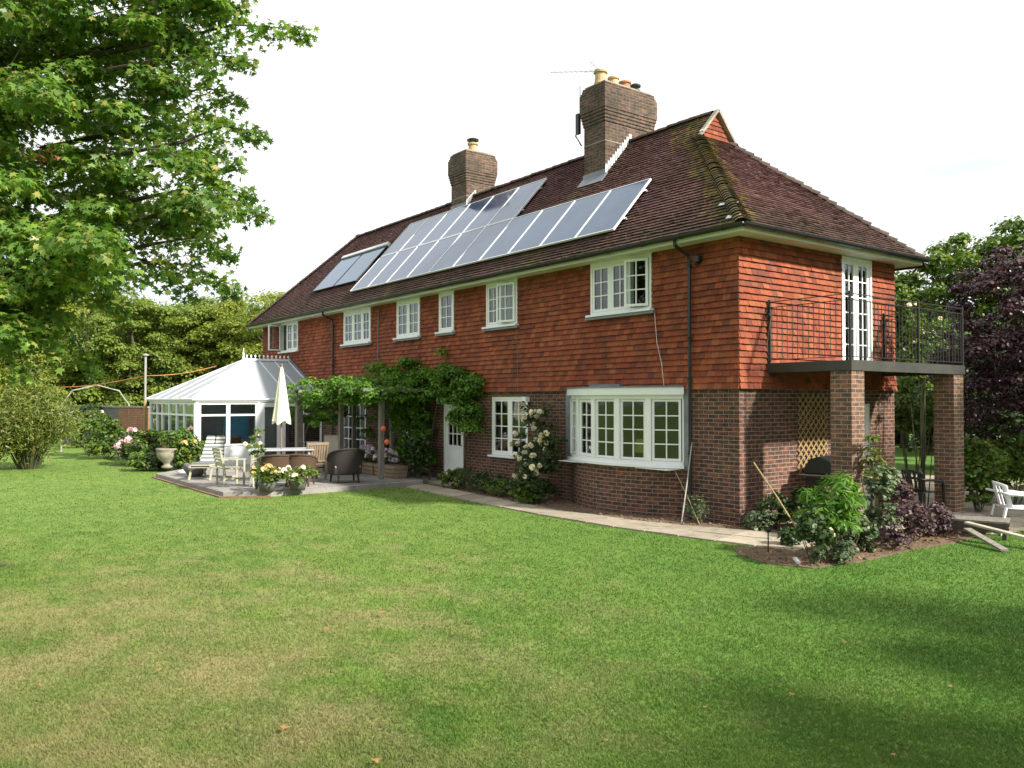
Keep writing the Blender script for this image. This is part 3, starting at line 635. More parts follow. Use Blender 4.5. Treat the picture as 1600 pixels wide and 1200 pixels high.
# gablet
GF_ = Fr((XG + .03, 0, 0), (0, 1, 0), (1, 0, 0)); mb = MB(); rg = np.random.default_rng(5)
for c in range(6):
    b = ZG + c * .1; hw = (ZR - b) / TAN - .03
    if hw > .04:
        k = -hw
        while k < hw:
            e = min(k + .165, hw); V = [GF_(YR + k, b, .03), GF_(YR + e - .004, b, .03), GF_(YR + min(e, hw - .06), b + .108, .008), GF_(YR + max(k, -hw + .06), b + .108, .008), GF_(YR + k, b, .015), GF_(YR + e, b, .015)]; mb.add(V, [(0, 1, 2, 3), (0, 4, 5, 1)]); k += .165
mb.build('gablet_tiles', M['hung'], roof, fix=False)
mb = MB()
for s in (-1, 1): mb.beam((XG + .09, YR + s * (YR - YGa + .06), ZG - .03), (XG + .09, YR, ZR + .04), .05, .1, (1, 0, 0))
mb.build('bargeboard', M['stone'], roof)
# ridge and hips
def ridge(a, b, rad, step, mt, nm, lift=.03, jag=0):
    mb = MB(); a = Vector(a); b = Vector(b); L = (b - a).length; d = (b - a).normalized(); n = int(L / step); sx = d.cross(Vector((0, 0, 1))).normalized(); up = sx.cross(d).normalized(); r_ = np.random.default_rng(n)
    for i in range(n + 1):
        p = a + d * (i * step); q = p + d * (step * 1.05); lf = lift + r_.normal() * (.004 + jag * .25); vs = []
        for pp, rr in ((p + up * jag, rad), (q, rad * .84)):
            for k in range(7):
                t = math.pi * (k / 6); vs.append(pp + sx * math.cos(t) * rr + up * (math.sin(t) * rr * .75 - rad * .35 + lf))
        vs += [v - up * .02 for v in vs[:7]]
        mb.add(vs, [(k, k + 1, 8 + k, 7 + k) for k in range(6)] + [(14 + k, 15 + k, k + 1, k) for k in range(6)])
    return mb.build(nm, mt, roof, fix=False)
ridge((XRL, YR, ZR), (XG - .18, YR, ZR), .13, .32, M['ridge'], 'ridge_tiles')
ridge(B, G1, .15, .105, M['moss_tile'], 'hip_tiles', .015, .02); ridge(C_, G2, .15, .21, M['ridge'], 'hip_tiles', .02, .02); ridge(A, RL, .15, .105, M['ridge'], 'hip_tiles', .04); ridge(D, RL, .15, .105, M['ridge'], 'hip_tiles', .04)
# whitish mortar patches at the foot of the near hip
mb = MB(); frS, _ = slope_frame('front')
for u, v, s in ((.16, .16, .16), (-.28, .62, .13), (.0, .55, .07), (-2.5, 3.75, .12)):
    mb = MB(); mb.add([frS(u + s * a, v + s * b * .35, .055) for a, b in ((-1, -.6), (.2, -1), (1, .1), (.7, .9), (-.3, .5), (-.9, .9))], [(0, 1, 2, 3, 4, 5)]); mb.build('mortar_patch', M['leadw'], roof, fix=False)
# ---- chimneys
def zroof(y): return ZE + (y + .4) * TAN if y < YR else ZR - (y - YR) * TAN
def chimney(x0, x1, y0, y1, zt, pots, nm_label):
    mb = MB(); z0 = zroof(y0) - .6; mb.box(x0, x1, y0, y1, z0, zt - .95)
    lv = [(zt - .95, .02), (zt - .87, .035), (zt - .79, .05), (zt - .71, .068), (zt - .63, .082)]
    for (z, e), (z2, _) in zip(lv, lv[1:] + [(zt - .17, 0)]): mb.box(x0 - e, x1 + e, y0 - e, y1 + e, z, z2)
    mb.box(x0 - .06, x1 + .06, y0 - .06, y1 + .06, zt - .17, zt - .11); mb.box(x0 - .04, x1 + .04, y0 - .04, y1 + .04, zt - .11, zt - .05); mb.box(x0 - .03, x1 + .03, y0 - .03, y1 + .03, zt - .05, zt)
    ch = mb.build('chimney', M['brick_chimney'], house, bevel=.012); ch['label'] = nm_label
    m2 = MB(); m2.box(x0 - .006, x1 + .006, y0 - .006, y1 + .006, zt - 1.42, zt - 1.40); m2.build('mortar_band', M['stone'], ch)
    m2 = MB()
    n = 11; ya, yb = y0, YR - .02
    for i in range(n):      # stepped flashing on the side that faces the end of the house
        a = ya + (yb - ya) * i / n; b = ya + (yb - ya) * (i + 1) / n; zz = zroof(a); m2.box(x1 + .004, x1 + .016, a, b + .02, zz - .05, zroof(b) + .20)
    m2.box(x1 + .001, x1 + .10, ya - .02, yb, -9, -8.9) if False else None
    m2.build('stepped_flashing', M['leadw'], ch)
    m2 = MB(); m2.fbox(frS, x0 - .03, x1 + .10, (y0 - .12 + .4) / math.cos(math.atan(TAN)) - .1, (y0 + .4) / math.cos(math.atan(TAN)) + .05, .035, .05); m2.box(x0 - .02, x1 + .02, y0 - .016, y0 - .004, zroof(y0) - .1, zroof(y0) + .16); m2.build('apron_flashing', M['lead'], ch)
    m2 = MB(); m2.box(x0 + .02, x1 - .02, y0 + .02, y1 - .02, zt, zt + .05); m2.build('flaunching', M['stone'], ch)
    for yy, r, h, mt_, cowl in pots:
        m3 = MB(); xc = (x0 + x1) / 2; m3.lathe([(r * 1.15, 0), (r * 1.1, .06), (r, .1), (r * .9, h * .8), (r * 1.15, h * .86), (r * 1.15, h), (r * .8, h), (r * .7, h * .6)], (xc, yy, zt + .04), 16)
        p = m3.build('chimney_pot', M[mt_], ch, smooth=False)
        if cowl:
            m4 = MB(); zc = zt + .04 + h
            for k in range(4): m4.tube([(xc + r * .7 * math.cos(k * 1.57), yy + r * .7 * math.sin(k * 1.57), zc - .03), (xc + r * .7 * math.cos(k * 1.57), yy + r * .7 * math.sin(k * 1.57), zc + .1)], .01, 5)
            m4.lathe([(r * 1.25, .08), (r * 1.3, .12), (r * .9, .15), (.02, .16)], (xc, yy, zc), 14); m4.build('cowl', M['black'], p)
    return ch
ch1 = chimney(-5.95, -5.2, 1.72, 3.35, 9.82, [(1.93, .15, .36, 'pot', False), (2.36, .13, .30, 'pot', False), (2.75, .14, .28, 'pot_red', False), (3.12, .11, .16, 'black', True)], 'taller looking brick chimney with four pots and an aerial')
ch2 = chimney(-12.8, -11.95, 2.25, 3.3, 9.9, [(2.78, .15, .36, 'pot', True)], 'brick chimney with a single pot near the middle of the ridge')
# aerials on the big chimney
def aerial(base, mast, boom0, boom1, nel, lab):
    mb = MB(); mb.tube([base, mast], .016, 6); mb.tube([boom0, boom1], .010, 5)
    a = Vector(boom0); b = Vector(boom1); d = (b - a).normalized(); s = d.cross(Vector((0, 0, 1))).normalized()
    for k in range(nel):
        p = a.lerp(b, k / (nel - 1)); l = .10 + .08 * k / nel; mb.tube([p - s * l, p + s * l], .005, 4)
    p = b; mb.tube([p + Vector((0, 0, -.22)) - s * .2, p + Vector((0, 0, -.22)) + s * .2], .006, 4); mb.tube([p + Vector((0, 0, .22)) - s * .2, p + Vector((0, 0, .22)) + s * .2], .006, 4); mb.tube([p + Vector((0, 0, -.22)), p + Vector((0, 0, .22))], .006, 4)
    o = mb.build('aerial', M['alu'], ch1); o['label'] = lab
aerial((-6.05, 1.68, 8.9), (-6.05, 1.68, 10.28), (-6.75, 1.33, 10.43), (-5.55, 1.95, 10.22), 11, 'long yagi aerial on a thin mast')
aerial((-5.98, 2.2, 9.0), (-5.98, 2.2, 10.5), (-6.05, 2.5, 10.42), (-5.9, 1.9, 10.55), 5, 'short aerial beside the chimney')
mb = MB(); mb.tube([(-6.1, 1.7, 9.15), (-6.12, 1.6, 8.7), (-6.0, 1.68, 8.45)], .02, 6); mb.box(-6.13, -6.02, 1.6, 1.68, 8.75, 9.25); mb.build('aerial_bracket', M['iron'], ch1)
# ---- solar panels
cosr = math.cos(math.atan(TAN))
def vy(y): return (y + .4) / cosr
def panel(u0, u1, v0, v1, glass, frame_m, nm, w=.11):
    mb = MB(); t = .022
    mb.fbox(frS, u0, u1, v0, v0 + t, w - .03, w + .012); mb.fbox(frS, u0, u1, v1 - t, v1, w - .03, w + .012); mb.fbox(frS, u0, u0 + t, v0 + t, v1 - t, w - .03, w + .012); mb.fbox(frS, u1 - t, u1, v0 + t, v1 - t, w - .03, w + .012)
    p = mb.build(nm, M[frame_m], house); m2 = MB(); m2.fbox(frS, u0 + t, u1 - t, v0 + t, v1 - t, w - .012, w + .004)
    n = len(m2.f); g_ = m2.build('glass_face', M[glass], p); return p
W_ = 12.1 / 10
for i in range(10): panel(-15.1 + i * W_ + .006, -15.1 + (i + 1) * W_ - .006, vy(-.04), vy(1.06), 'pv', 'aluw', 'solar_panel')
for i in range(6): panel(-15.1 + i * W_ + .006, -15.1 + (i + 1) * W_ - .006, vy(1.06) + .02, vy(2.16) + .02, 'pv', 'aluw', 'solar_panel')
mb = MB()
for y in (.2, .8): mb.fbox(frS, -15.15, -2.93, vy(y), vy(y) + .04, .035, .08)
for y in (1.3, 1.9): mb.fbox(frS, -15.15, -7.78, vy(y), vy(y) + .04, .035, .08)
mb.build('mounting_rail', M['alu'], house)
for u0, u1 in ((-18.95, -17.22), (-17.18, -15.45)):
    panel(u0, u1, vy(.34), vy(1.5), 'thermal', 'iron', 'solar_water_heater')
mb = MB(); mb.fbox(frS, -18.95, -17.2, vy(1.5), vy(1.5) + .14, .06, .17); mb.fbox(frS, -17.17, -15.45, vy(1.5), vy(1.5) + .14, .06, .17); mb.build('heater_header', M['leadw'], house)

# ---- windows
def muntins(mb, fr, u0, u1, v0, v1, nu, nv, w, t=.022):
    for k in range(1, nu): u = u0 + (u1 - u0) * k / nu; mb.fbox(fr, u - t / 2, u + t / 2, v0, v1, w - .012, w + .012)
    for k in range(1, nv): v = v0 + (v1 - v0) * k / nv; mb.fbox(fr, u0, u1, v - t / 2, v + t / 2, w - .010, w + .010)
def sash(fr, u0, u1, v0, v1, nu, nv, w, parent, mt='white', st=.05, hinge=None, ang=0, nm='casement'):
    """a glazed light; opened outwards by ang degrees about its left or right edge"""
    if ang:
        a = R_(ang); U = fr.U; Wv = fr.W
        if hinge == 'left': O = fr.O + u0 * U + w * Wv; U2 = U * math.cos(a) + Wv * math.sin(a); W2 = Wv * math.cos(a) - U * math.sin(a); fr = Fr(O, U2, W2, fr.V); u0, u1, w = 0, u1 - u0, 0
        else: O = fr.O + u1 * U + w * Wv; U2 = U * math.cos(a) - Wv * math.sin(a); W2 = Wv * math.cos(a) + U * math.sin(a); fr = Fr(O, U2, W2, fr.V); u0, u1, w = -(u1 - u0), 0, 0
    mb = MB(); d = .022
    mb.fbox(fr, u0, u0 + st, v0, v1, w - d, w + d); mb.fbox(fr, u1 - st, u1, v0, v1, w - d, w + d); mb.fbox(fr, u0 + st, u1 - st, v0, v0 + st, w - d, w + d); mb.fbox(fr, u0 + st, u1 - st, v1 - st, v1, w - d, w + d)
    muntins(mb, fr, u0 + st, u1 - st, v0 + st, v1 - st, nu, nv, w + .006)
    p = mb.build(nm, M[mt], parent); g_ = MB(); g_.quad(fr(u0 + st, v0 + st, w), fr(u1 - st, v0 + st, w), fr(u1 - st, v1 - st, w), fr(u0 + st, v1 - st, w)); g_.build('pane', M['glass'], parent, fix=False)
    return p
def curtain(fr, u0, u1, v0, v1, w, parent, mt='curtain'):
    mb = MB(); n = 26
    for i in range(n):
        a = u0 + (u1 - u0) * i / n; b = u0 + (u1 - u0) * (i + 1) / n; wa = w + .035 * math.sin(i * 1.35); wb = w + .035 * math.sin((i + 1) * 1.35)
        mb.quad(fr(a, v0, wa), fr(b, v0, wb), fr(b, v1, wb), fr(a, v1, wa))
    mb.build('curtain', M[mt], parent, smooth=True, fix=False)
def window(fr, u0, u1, v0, v1, lights, head=.06, parent=house, lab=None, sill=True, curt=None, w=.015, cm='curtain', open_=None, leadsill=True):
    mb = MB(); f = .055; vt = v1 - head
    mb.fbox(fr, u0, u0 + f, v0, v1, w - .07, w + .035); mb.fbox(fr, u1 - f, u1, v0, v1, w - .07, w + .035); mb.fbox(fr, u0 + f, u1 - f, vt, v1, w - .07, w + .03); mb.fbox(fr, u0 + f, u1 - f, v0, v0 + f, w - .07, w + .03)
    tot = sum(l[0] for l in lights); x = u0 + f; ww = u1 - u0 - 2 * f; cells = []
    for i, l in enumerate(lights):
        e = x + ww * l[0] / tot
        if i < len(lights) - 1: mb.fbox(fr, e - .03, e + .03, v0 + f, vt, w - .068, w + .028)
        cells.append((x + (.03 if i else 0), e - (.03 if i < len(lights) - 1 else 0))); x = e
    win = mb.build('window', M['white'], parent)
    if lab: win['label'] = lab
    for i, (l, (a, b)) in enumerate(zip(lights, cells)):
        ang = 0; hg = None
        if open_ and i in open_: hg, ang = open_[i]
        sash(fr, a + .004, b - .004, v0 + f + .004, vt - .004, l[1], l[2], w + (.05 if ang else .005), win, hinge=hg, ang=ang)
    if sill:
        m2 = MB(); m2.fbox(fr, u0 - .06, u1 + .06, v0 - .045, v0 - .002, w - .02, w + .13); m2.build('sill', M['white'], win)
        if leadsill: m2 = MB(); m2.fbox(fr, u0 - .10, u1 + .10, v0 - .10, v0 - .048, 0.0, w + .10); m2.build('lead_apron', M['lead'], win)
    if curt:
        for a, b in curt: curtain(fr, u0 + (u1 - u0) * a, u0 + (u1 - u0) * b, v0 - .1, v1 + .02, -.33, win, cm)
    return win
w1 = WINS
window(FRONT, *w1['W1'], [(1, 1, 1), (1, 2, 3), (.8, 2, 3)], lab='upstairs window above the conservatory with one casement open', curt=[(0, .2)], open_={0: ('left', 84)}, leadsill=False)
window(FRONT, *w1['W2'], [(1, 2, 3), (1, 2, 3), (.8, 2, 3)], head=.12, lab='three light upstairs window right of the far downpipe', curt=[(0, .18), (.82, 1)], cm='curtain_w')
window(FRONT, *w1['W3'], [(1, 2, 3), (1, 2, 3)], head=.10, lab='two light upstairs window left of the narrow one', curt=[(0, .95)], cm='curtain')
window(FRONT, *w1['W4'], [(1, 2, 3)], head=.06, lab='narrow single light upstairs window', curt=[(0, 1)], cm='curtain')
window(FRONT, *w1['W5'], [(1, 2, 3), (1.15, 2, 3)], head=.08, lab='two light upstairs window with pale net curtains', curt=[(0.02, .98)], cm='curtain_w', open_={1: ('right', 12)})
window(FRONT, *w1['W6'], [(1, 2, 3), (1, 2, 3), (1, 2, 3)], head=.10, lab='large three light upstairs window nearest the corner, right casement ajar', curt=[(0, .14), (.86, 1)], open_={2: ('right', 20)})
window(FRONT, *GF['G1'], [(1, 2, 4), (1, 2, 4)], head=.06, lab='ground floor window left of the white rose', curt=None, w=-.05, leadsill=False)
window(FRONT, *GF['G2'], [(1, 2, 3), (1, 2, 3)], head=.06, lab='ground floor window hidden in the climbing vine', w=-.05, leadsill=False)
window(FRONT, *GF['PD'], [(1, 2, 5), (1, 2, 5)], head=.06, lab='glazed garden doors behind the pergola', w=-.05, sill=False, leadsill=False)
# ---- half glazed door
def half_door():
    u0, u1, v0, v1 = GF['DOOR']; fr = FRONT; mb = MB(); f = .07; w = -.06
    mb.fbox(fr, u0, u0 + f, v0, v1, w - .05, w + .05); mb.fbox(fr, u1 - f, u1, v0, v1, w - .05, w + .05); mb.fbox(fr, u0 + f, u1 - f, v1 - f, v1, w - .05, w + .05)
    d = mb.build('door', M['white'], house); a, b = u0 + f + .005, u1 - f - .005; m2 = MB()
    m2.fbox(fr, a, b, v0 + .01, v0 + .95, w - .02, w + .02); m2.fbox(fr, a, a + .1, v0 + .95, v1 - f, w - .02, w + .02); m2.fbox(fr, b - .1, b, v0 + .95, v1 - f, w - .02, w + .02); m2.fbox(fr, a + .1, b - .1, v1 - f - .12, v1 - f, w - .02, w + .02)
    m2.fbox(fr, a + .1, b - .1, v0 + .93, v0 + .99, w - .02, w + .032); m2.fbox(fr, a + .12, b - .12, v0 + .15, v0 + .82, w + .02, w + .03)
    muntins(m2, fr, a + .1, b - .1, v0 + .99, v1 - f - .12, 3, 3, w); m2.build('door_leaf', M['white'], d)
    g_ = MB(); g_.quad(fr(a + .1, v0 + .99, w - .01), fr(b - .1, v0 + .99, w - .01), fr(b - .1, v1 - .2, w - .01), fr(a + .1, v1 - .2, w - .01)); g_.build('pane', M['glass'], d, fix=False)
    m3 = MB(); m3.tube([fr(b - .05, v0 + 1.0, w + .02), fr(b - .05, v0 + 1.0, w + .06), fr(b - .14, v0 + 1.0, w + .06)], .01, 6); m3.build('door_handle', M['iron'], d)
    m4 = MB(); m4.box(u0 - .1, u1 + .1, -.45, -.0, -.02, .07); m4.build('doorstep', M['slab'], d)
    d['label'] = 'white half glazed door under the vine'
half_door()
# ---- french doors on the gable side (first floor) and ground floor door
def french(fr, o, lab, open_right=False, nv=6):
    u0, u1, v0, v1 = o; w = -.02; mb = MB(); f = .06
    mb.fbox(fr, u0, u0 + f, v0, v1, w - .06, w + .05); mb.fbox(fr, u1 - f, u1, v0, v1, w - .06, w + .05); mb.fbox(fr, u0 + f, u1 - f, v1 - f, v1, w - .06, w + .05)
    d = mb.build('french_door', M['white'], house); d['label'] = lab; m = (u0 + u1) / 2
    sash(fr, u0 + f, m - .002, v0 + .02, v1 - f, 2, nv, w, d, st=.09, nm='door_leaf'); sash(fr, m + .002, u1 - f, v0 + .02, v1 - f, 2, nv, w, d, st=.09, nm='door_leaf')
    curtain(fr, u0, u0 + .3, v0, v1, -.33, d)
    m3 = MB(); m3.tube([fr(m + .05, v0 + 1.0, w + .02), fr(m + .05, v0 + 1.0, w + .06), fr(m + .12, v0 + 1.0, w + .06)], .008, 6); m3.build('door_handle', M['iron'], d)
french(SIDE, SW['FD'], 'white glazed doors opening onto the balcony'); french(SIDE, SG['SD'], 'white glazed door behind the brick pillar', nv=5)
# ---- bow window
def bow():
    a, b = GF['BAY'][:2]; cx_ = (a + b) / 2; hw = (b - a) / 2; sag = .52; Rr = (hw * hw + sag * sag) / (2 * sag); th = math.asin(hw / Rr)
    def P(t, r=0): an = th * (2 * t - 1); return (cx_ + (Rr + r) * math.sin(an), -((Rr + r) * math.cos(an) - (Rr - sag)))
    def band(mb, r0, r1, z0, z1, n=24, t0=0, t1=1):
        for i in range(n):
            p = t0 + (t1 - t0) * i / n; q = t0 + (t1 - t0) * (i + 1) / n; u0 = p * 2 * th * Rr; u1 = q * 2 * th * Rr
            A = [P(p, r1), P(q, r1), P(q, r0), P(p, r0)]; V = [(x, y, z) for z in (z0, z1) for x, y in A]
            uv = [(u0, z0), (u1, z0), (u1, z0 + r1 - r0), (u0, z0 + r1 - r0), (u0, z1), (u1, z1), (u1, z1 + r1 - r0), (u0, z1 + r1 - r0)]
            mb.add(V, [(0, 1, 5, 4), (4, 5, 6, 7), (3, 2, 1, 0), (2, 3, 7, 6)], uv)
        A = [P(t0, r1), P(t0, r0)]; mb.add([(x, y, z) for z in (z0, z1) for x, y in A], [(0, 1, 3, 2)]); A = [P(t1, r1), P(t1, r0)]; mb.add([(x, y, z) for z in (z0, z1) for x, y in A], [(0, 1, 3, 2)])
    mb = MB(); band(mb, -.2, 0, -.1, .92, 30); w = mb.build('bow_wall', M['brick'], house, fix=False)
    mb = MB(); band(mb, -.12, .09, .925, .975, 30); s = None
    band(mb, -.08, .02, .975, 1.05, 30); band(mb, -.08, .02, 2.22, 2.30, 30)
    for k in range(6):
        t = k / 5; w_ = .016 if 0 < k < 5 else .011; t0 = max(0, t - w_); t1 = min(1, t + w_); band(mb, -.09, .03, 1.05, 2.22, 2, t0, t1)
    win = mb.build('bow_window', M['white'], house, fix=False); win['label'] = 'wide white five light bow window on the ground floor'
    mb = MB(); band(mb, -.1, .10, 2.30, 2.44, 30); mb.build('cornice', M['white'], win, fix=False)
    mb = MB(); n = 30; V = [(*P(i / n, .12), 2.441) for i in range(n + 1)]; V2 = [(*P(i / n, .12), 2.462) for i in range(n + 1)]
    mb.add(V + V2 + [(a, 0, 2.5), (b, 0, 2.5)], [tuple([2 * n + 2] + list(range(n + 1, 2 * n + 2)) + [2 * n + 3])] + [(i, i + 1, n + 2 + i, n + 1 + i) for i in range(n)])
    mb.box(-3.7, -2.8, -.16, -.03, 2.46, 2.52); mb.build('lead_roof', M['lead'], win, fix=False)
    for x0, x1 in ((a - .16, a - .0), (b + .0, b + .16)): m2 = MB(); m2.box(x0, x1, -.03, .0, .9, 2.42); m2.build('pilaster', M['lead'], win)
    for k in range(5):
        t0, t1 = k / 5 + .018, (k + 1) / 5 - .018; p, q = P(t0, -.03), P(t1, -.03); U = Vector((q[0] - p[0], q[1] - p[1], 0)); L = U.length; U.normalize(); Wv = Vector((U.y, -U.x, 0))
        fr = Fr((p[0], p[1], 0), tuple(U), tuple(Wv)); sash(fr, 0, L, 1.055, 2.215, 2, 4, 0, win, st=.045 if k not in (1,) else .06)
    mb = MB(); mb.box(-4.4, -1.3, -.42, .25, .90, .915); mb.build('window_board', M['white'], win)
    # lamp with a yellow shade standing just inside
    m3 = MB(); m3.lathe([(.06, 0), (.07, .03), (.02, .06), (.02, .28)], (-2.35, .02, .92), 12); l = m3.build('table_lamp', M['stone'], win)
    m3 = MB(); m3.lathe([(.17, 0), (.13, .26), (.125, .26), (.165, .0)], (-2.35, .02, 1.17), 18); m3.build('lamp_shade', M['lampshade'], win)
bow()
# small fittings on the walls
mb = MB(); mb.box(-6.05, -5.93, -.12, -.0, 2.16, 2.27); f_ = mb.build('outside_light', M['white'], house)
mb = MB(); mb.tube([FRONT(-1.95, 3.92, .05), FRONT(-1.88, 3.3, .06), FRONT(-1.76, 2.9, .06), FRONT(-1.70, 2.45, .06)], .006, 5); mb.build('cable', M['aluw'], house)
mb = MB(); mb.tube([FRONT(-6.36, 3.9, .045), FRONT(-6.33, 3.0, .045), FRONT(-6.3, 2.42, .06), FRONT(-6.0, 2.3, .02)], .005, 5); mb.build('cable', M['lead'], house)
mb = MB(); mb.tube([FRONT(-13.3, 4.9, .045), FRONT(-13.3, 2.3, .05)], .02, 6); mb.build('cable', M['lead'], house)
mb = MB(); mb.box(-.9, -.78, -.14, -.03, 4.72, 4.82); mb.tube([(-.84, -.06, 4.72), (-.84, -.14, 4.66)], .035, 8); mb.build('security_light', M['iron'], house)

# ================================================================ BALCONY
bal = empty('balcony', (0, 0, 0), 0, 'black iron railed balcony on two brick pillars at the gable end', 'balcony')
BX, BY0, BY1 = 1.66, .76, 4.70
mb = MB(); mb.box(.03, BX - .06, BY0 + .06, BY1 - .06, 2.76, 2.82); mb.build('deck', M['wood_dark'], bal)
mb = MB(); mb.box(.03, BX, BY0, BY0 + .058, 2.69, 2.86); mb.box(.03, BX, BY1 - .058, BY1, 2.69, 2.86); mb.box(BX - .058, BX + .004, BY0 - .004, BY1 + .004, 2.688, 2.863); mb.build('edge_beam', M['steel'], bal)
for y in (BY0 + .02, BY1 - .42):
    mb = MB(); mb.box(BX - .40, BX - .012, y, y + .39, -.1, 2.685); mb.build('pillar', M['brick_pillar'], bal, bevel=.008)
def rail(p0, p1, posts, nbal):
    p0, p1 = Vector(p0), Vector(p1); mb = MB()
    mb.beam(p0 + Vector((0, 0, 1.10)), p1 + Vector((0, 0, 1.10)), .03, .012); r = mb.build('railing', M['iron'], bal)
    for z in (1.0, .06): mb = MB(); mb.beam(p0 + Vector((0, 0, z)), p1 + Vector((0, 0, z)), .03, .012); mb.build('rail_bar', M['iron'], r)
    for k in range(nbal):
        q = p0.lerp(p1, (k + .5) / nbal); m2 = MB(); m2.tube([q + Vector((0, 0, .06)), q + Vector((0, 0, 1.0))], .0065, 5); m2.build('baluster', M['iron'], r)
    for f in posts:
        q = p0.lerp(p1, f); m2 = MB(); m2.beam(q + Vector((0, 0, -.02)), q + Vector((0, 0, 1.14)), .035, .035); m2.build('post', M['iron'], r)
rail((.06, BY0 + .03, 2.86), (BX - .03, BY0 + .03, 2.86), (.0, .995), 15); rail((BX - .03, BY0 + .03, 2.86), (BX - .03, BY1 - .03, 2.86), (.57, 1), 34); rail((BX - .03, BY1 - .03, 2.86), (.06, BY1 - .03, 2.86), (1,), 15)
mb = MB()
for k in range(3): mb.tube([(.06, BY0 + .02, 3.98 - k * .0), (.02, BY0 - .03 + k * .05, 3.82), (.1, BY0 + .02, 3.7), (.03, BY0, 3.4 - .1 * k), (.05, BY0 + .02, 2.9)], .016, 5)
mb.build('twisted_stem', M['bark'], bal)
rng = np.random.default_rng(77)
t_ = bush('balcony_plant', 'leafy climber with small pale flowers growing up beside the balcony doors', 'plant', (.75, 4.9, 0), (.4, .35), 4.3, M['l_mid'], 401, .07, 26, 60, .22, flowers=(M['p_white'], 9, .08, .5), lo=.55, stems=10)

# ================================================================ CONSERVATORY
con = empty('conservatory', (-20.3, -2.1, 0), 0, 'white framed conservatory with a pale translucent pitched roof', 'conservatory')
def cb(mb, nm, mt, parent=con, fix=True, smooth=False):
    mb.v = [(x + 20.3, y + 2.1, z) for x, y, z in mb.v]; return mb.build(nm, M[mt], parent, fix=fix, smooth=smooth)
CX0, CX1, CY = -23.0, -17.4, -4.24
FA = Fr((CX1, CY, 0), (0, 1, 0), (1, 0, 0)); FB = Fr((CX0, CY, 0), (1, 0, 0), (0, -1, 0)); FC = Fr((CX0, CY, 0), (0, 1, 0), (-1, 0, 0))
for f_, a_, b_ in ((FA, 0, 2.0), (FA, 3.55, 4.2), (FB, 0, 5.6), (FC, 0, 4.2)): mb = MB(); mb.fbox(f_, a_, b_, 0, .72, -.1, 0 if f_ is FA else -.002); cb(mb, 'base_panel', 'upvc')
def glazed(fr, u0, u1, v0, v1, cells, topv, st=.05):
    """cells: list of widths; each cell a tall pane with a fanlight above"""
    mb = MB(); tot = sum(cells); x = u0; panes = []
    mb.fbox(fr, u0, u1, v0, v0 + st, -.06, .02); mb.fbox(fr, u0, u1, v1 - st, v1, -.06, .02)
    for i, c in enumerate(cells):
        e = x + (u1 - u0) * c / tot
        mb.fbox(fr, x, x + st, v0 + st, v1 - st, -.06, .022); mb.fbox(fr, e - st, e, v0 + st, v1 - st, -.06, .021)
        if topv: mb.fbox(fr, x + st, e - st, topv - .03, topv + .03, -.05, .018); panes += [(x + st, e - st, v0 + st, topv - .03), (x + st, e - st, topv + .03, v1 - st)]
        else: panes.append((x + st, e - st, v0 + st, v1 - st))
        x = e
    fm = cb(mb, 'window_frame', 'upvc')
    for a, b, c, d in panes:
        p = MB(); p.quad(fr(a, c, -.02), fr(b, c, -.02), fr(b, d, -.02), fr(a, d, -.02)); cb(p, 'pane', 'glass', fm, fix=False)
    return fm
glazed(FA, .10, 1.02, .74, 2.12, [1], 1.72, .065); glazed(FA, 1.02, 1.95, .74, 2.12, [1], 1.72, .055)
glazed(FA, 3.5, 4.2, .74, 2.12, [1], 1.72, .055)
glazed(FB, .08, 5.5, .74, 2.12, [.9, .7, .9, .9, .9, 1.1], 1.72, .05); glazed(FC, .08, 4.15, .74, 2.12, [1, 1, 1, 1], 1.72, .06)
dr = glazed(FA, 2.05, 2.78, .14, 2.12, [1], None, .15); d2 = glazed(FA, 2.78, 3.5, .14, 2.12, [1], None, .13)
mb = MB(); mb.fbox(FA, .0, .10, .72, 2.14, -.08, .03); mb.fbox(FA, 1.95, 2.05, .0, 2.14, -.08, .03); mb.fbox(FB, 0, .08, .72, 2.14, -.08, .028); mb.fbox(FB, 5.5, 5.6, .72, 2.14, -.08, .028); mb.fbox(FA, 2.05, 3.5, .0, .13, -.08, .03)
cb(mb, 'corner_post', 'upvc')
mb = MB(); mb.fbox(FA, -.02, 4.2, 2.14, 2.22, -.1, .06); mb.fbox(FB, -.05, 5.6 - .06, 2.14, 2.22, -.1, .06); mb.fbox(FC, 0, 4.2, 2.14, 2.22, -.1, .06); cb(mb, 'eaves_beam', 'upvc')
mb = MB(); mb.tube([(CX1 + .09, CY - .1, 2.22), (CX1 + .09, -.02, 2.22)], .04, 8); mb.tube([(CX0 - .05, CY - .09, 2.22), (CX1 + .09, CY - .09, 2.22)], .04, 8); cb(mb, 'gutter', 'upvc')
xr, yr, zr, ze = -20.3, -1.75, 3.62, 2.24; ov = .1
E = dict(a=(CX0 - ov, CY - ov, ze), b=(CX1 + ov, CY - ov, ze), c=(CX1 + ov, -.05, ze), d=(CX0 - ov, -.05, ze), r1=(xr, yr, zr), r2=(xr, -.05, zr))
mb = MB()
for f in (('b', 'c', 'r2', 'r1'), ('a', 'b', 'r1'), ('d', 'a', 'r1', 'r2')):
    V = [Vector(E[k]) for k in f]; mb.add(V + [v - Vector((0, 0, .025)) for v in V], [tuple(range(len(V))), tuple(range(len(V), 2 * len(V)))])
rf = cb(mb, 'roof', 'poly', fix=False)
mb = MB(); lf = Vector((0, 0, .02))
for a, b in (('a', 'r1'), ('b', 'r1'), ('c', 'r2'), ('d', 'r2')): mb.beam(Vector(E[a]) + lf, Vector(E[b]) + lf, .06, .04)
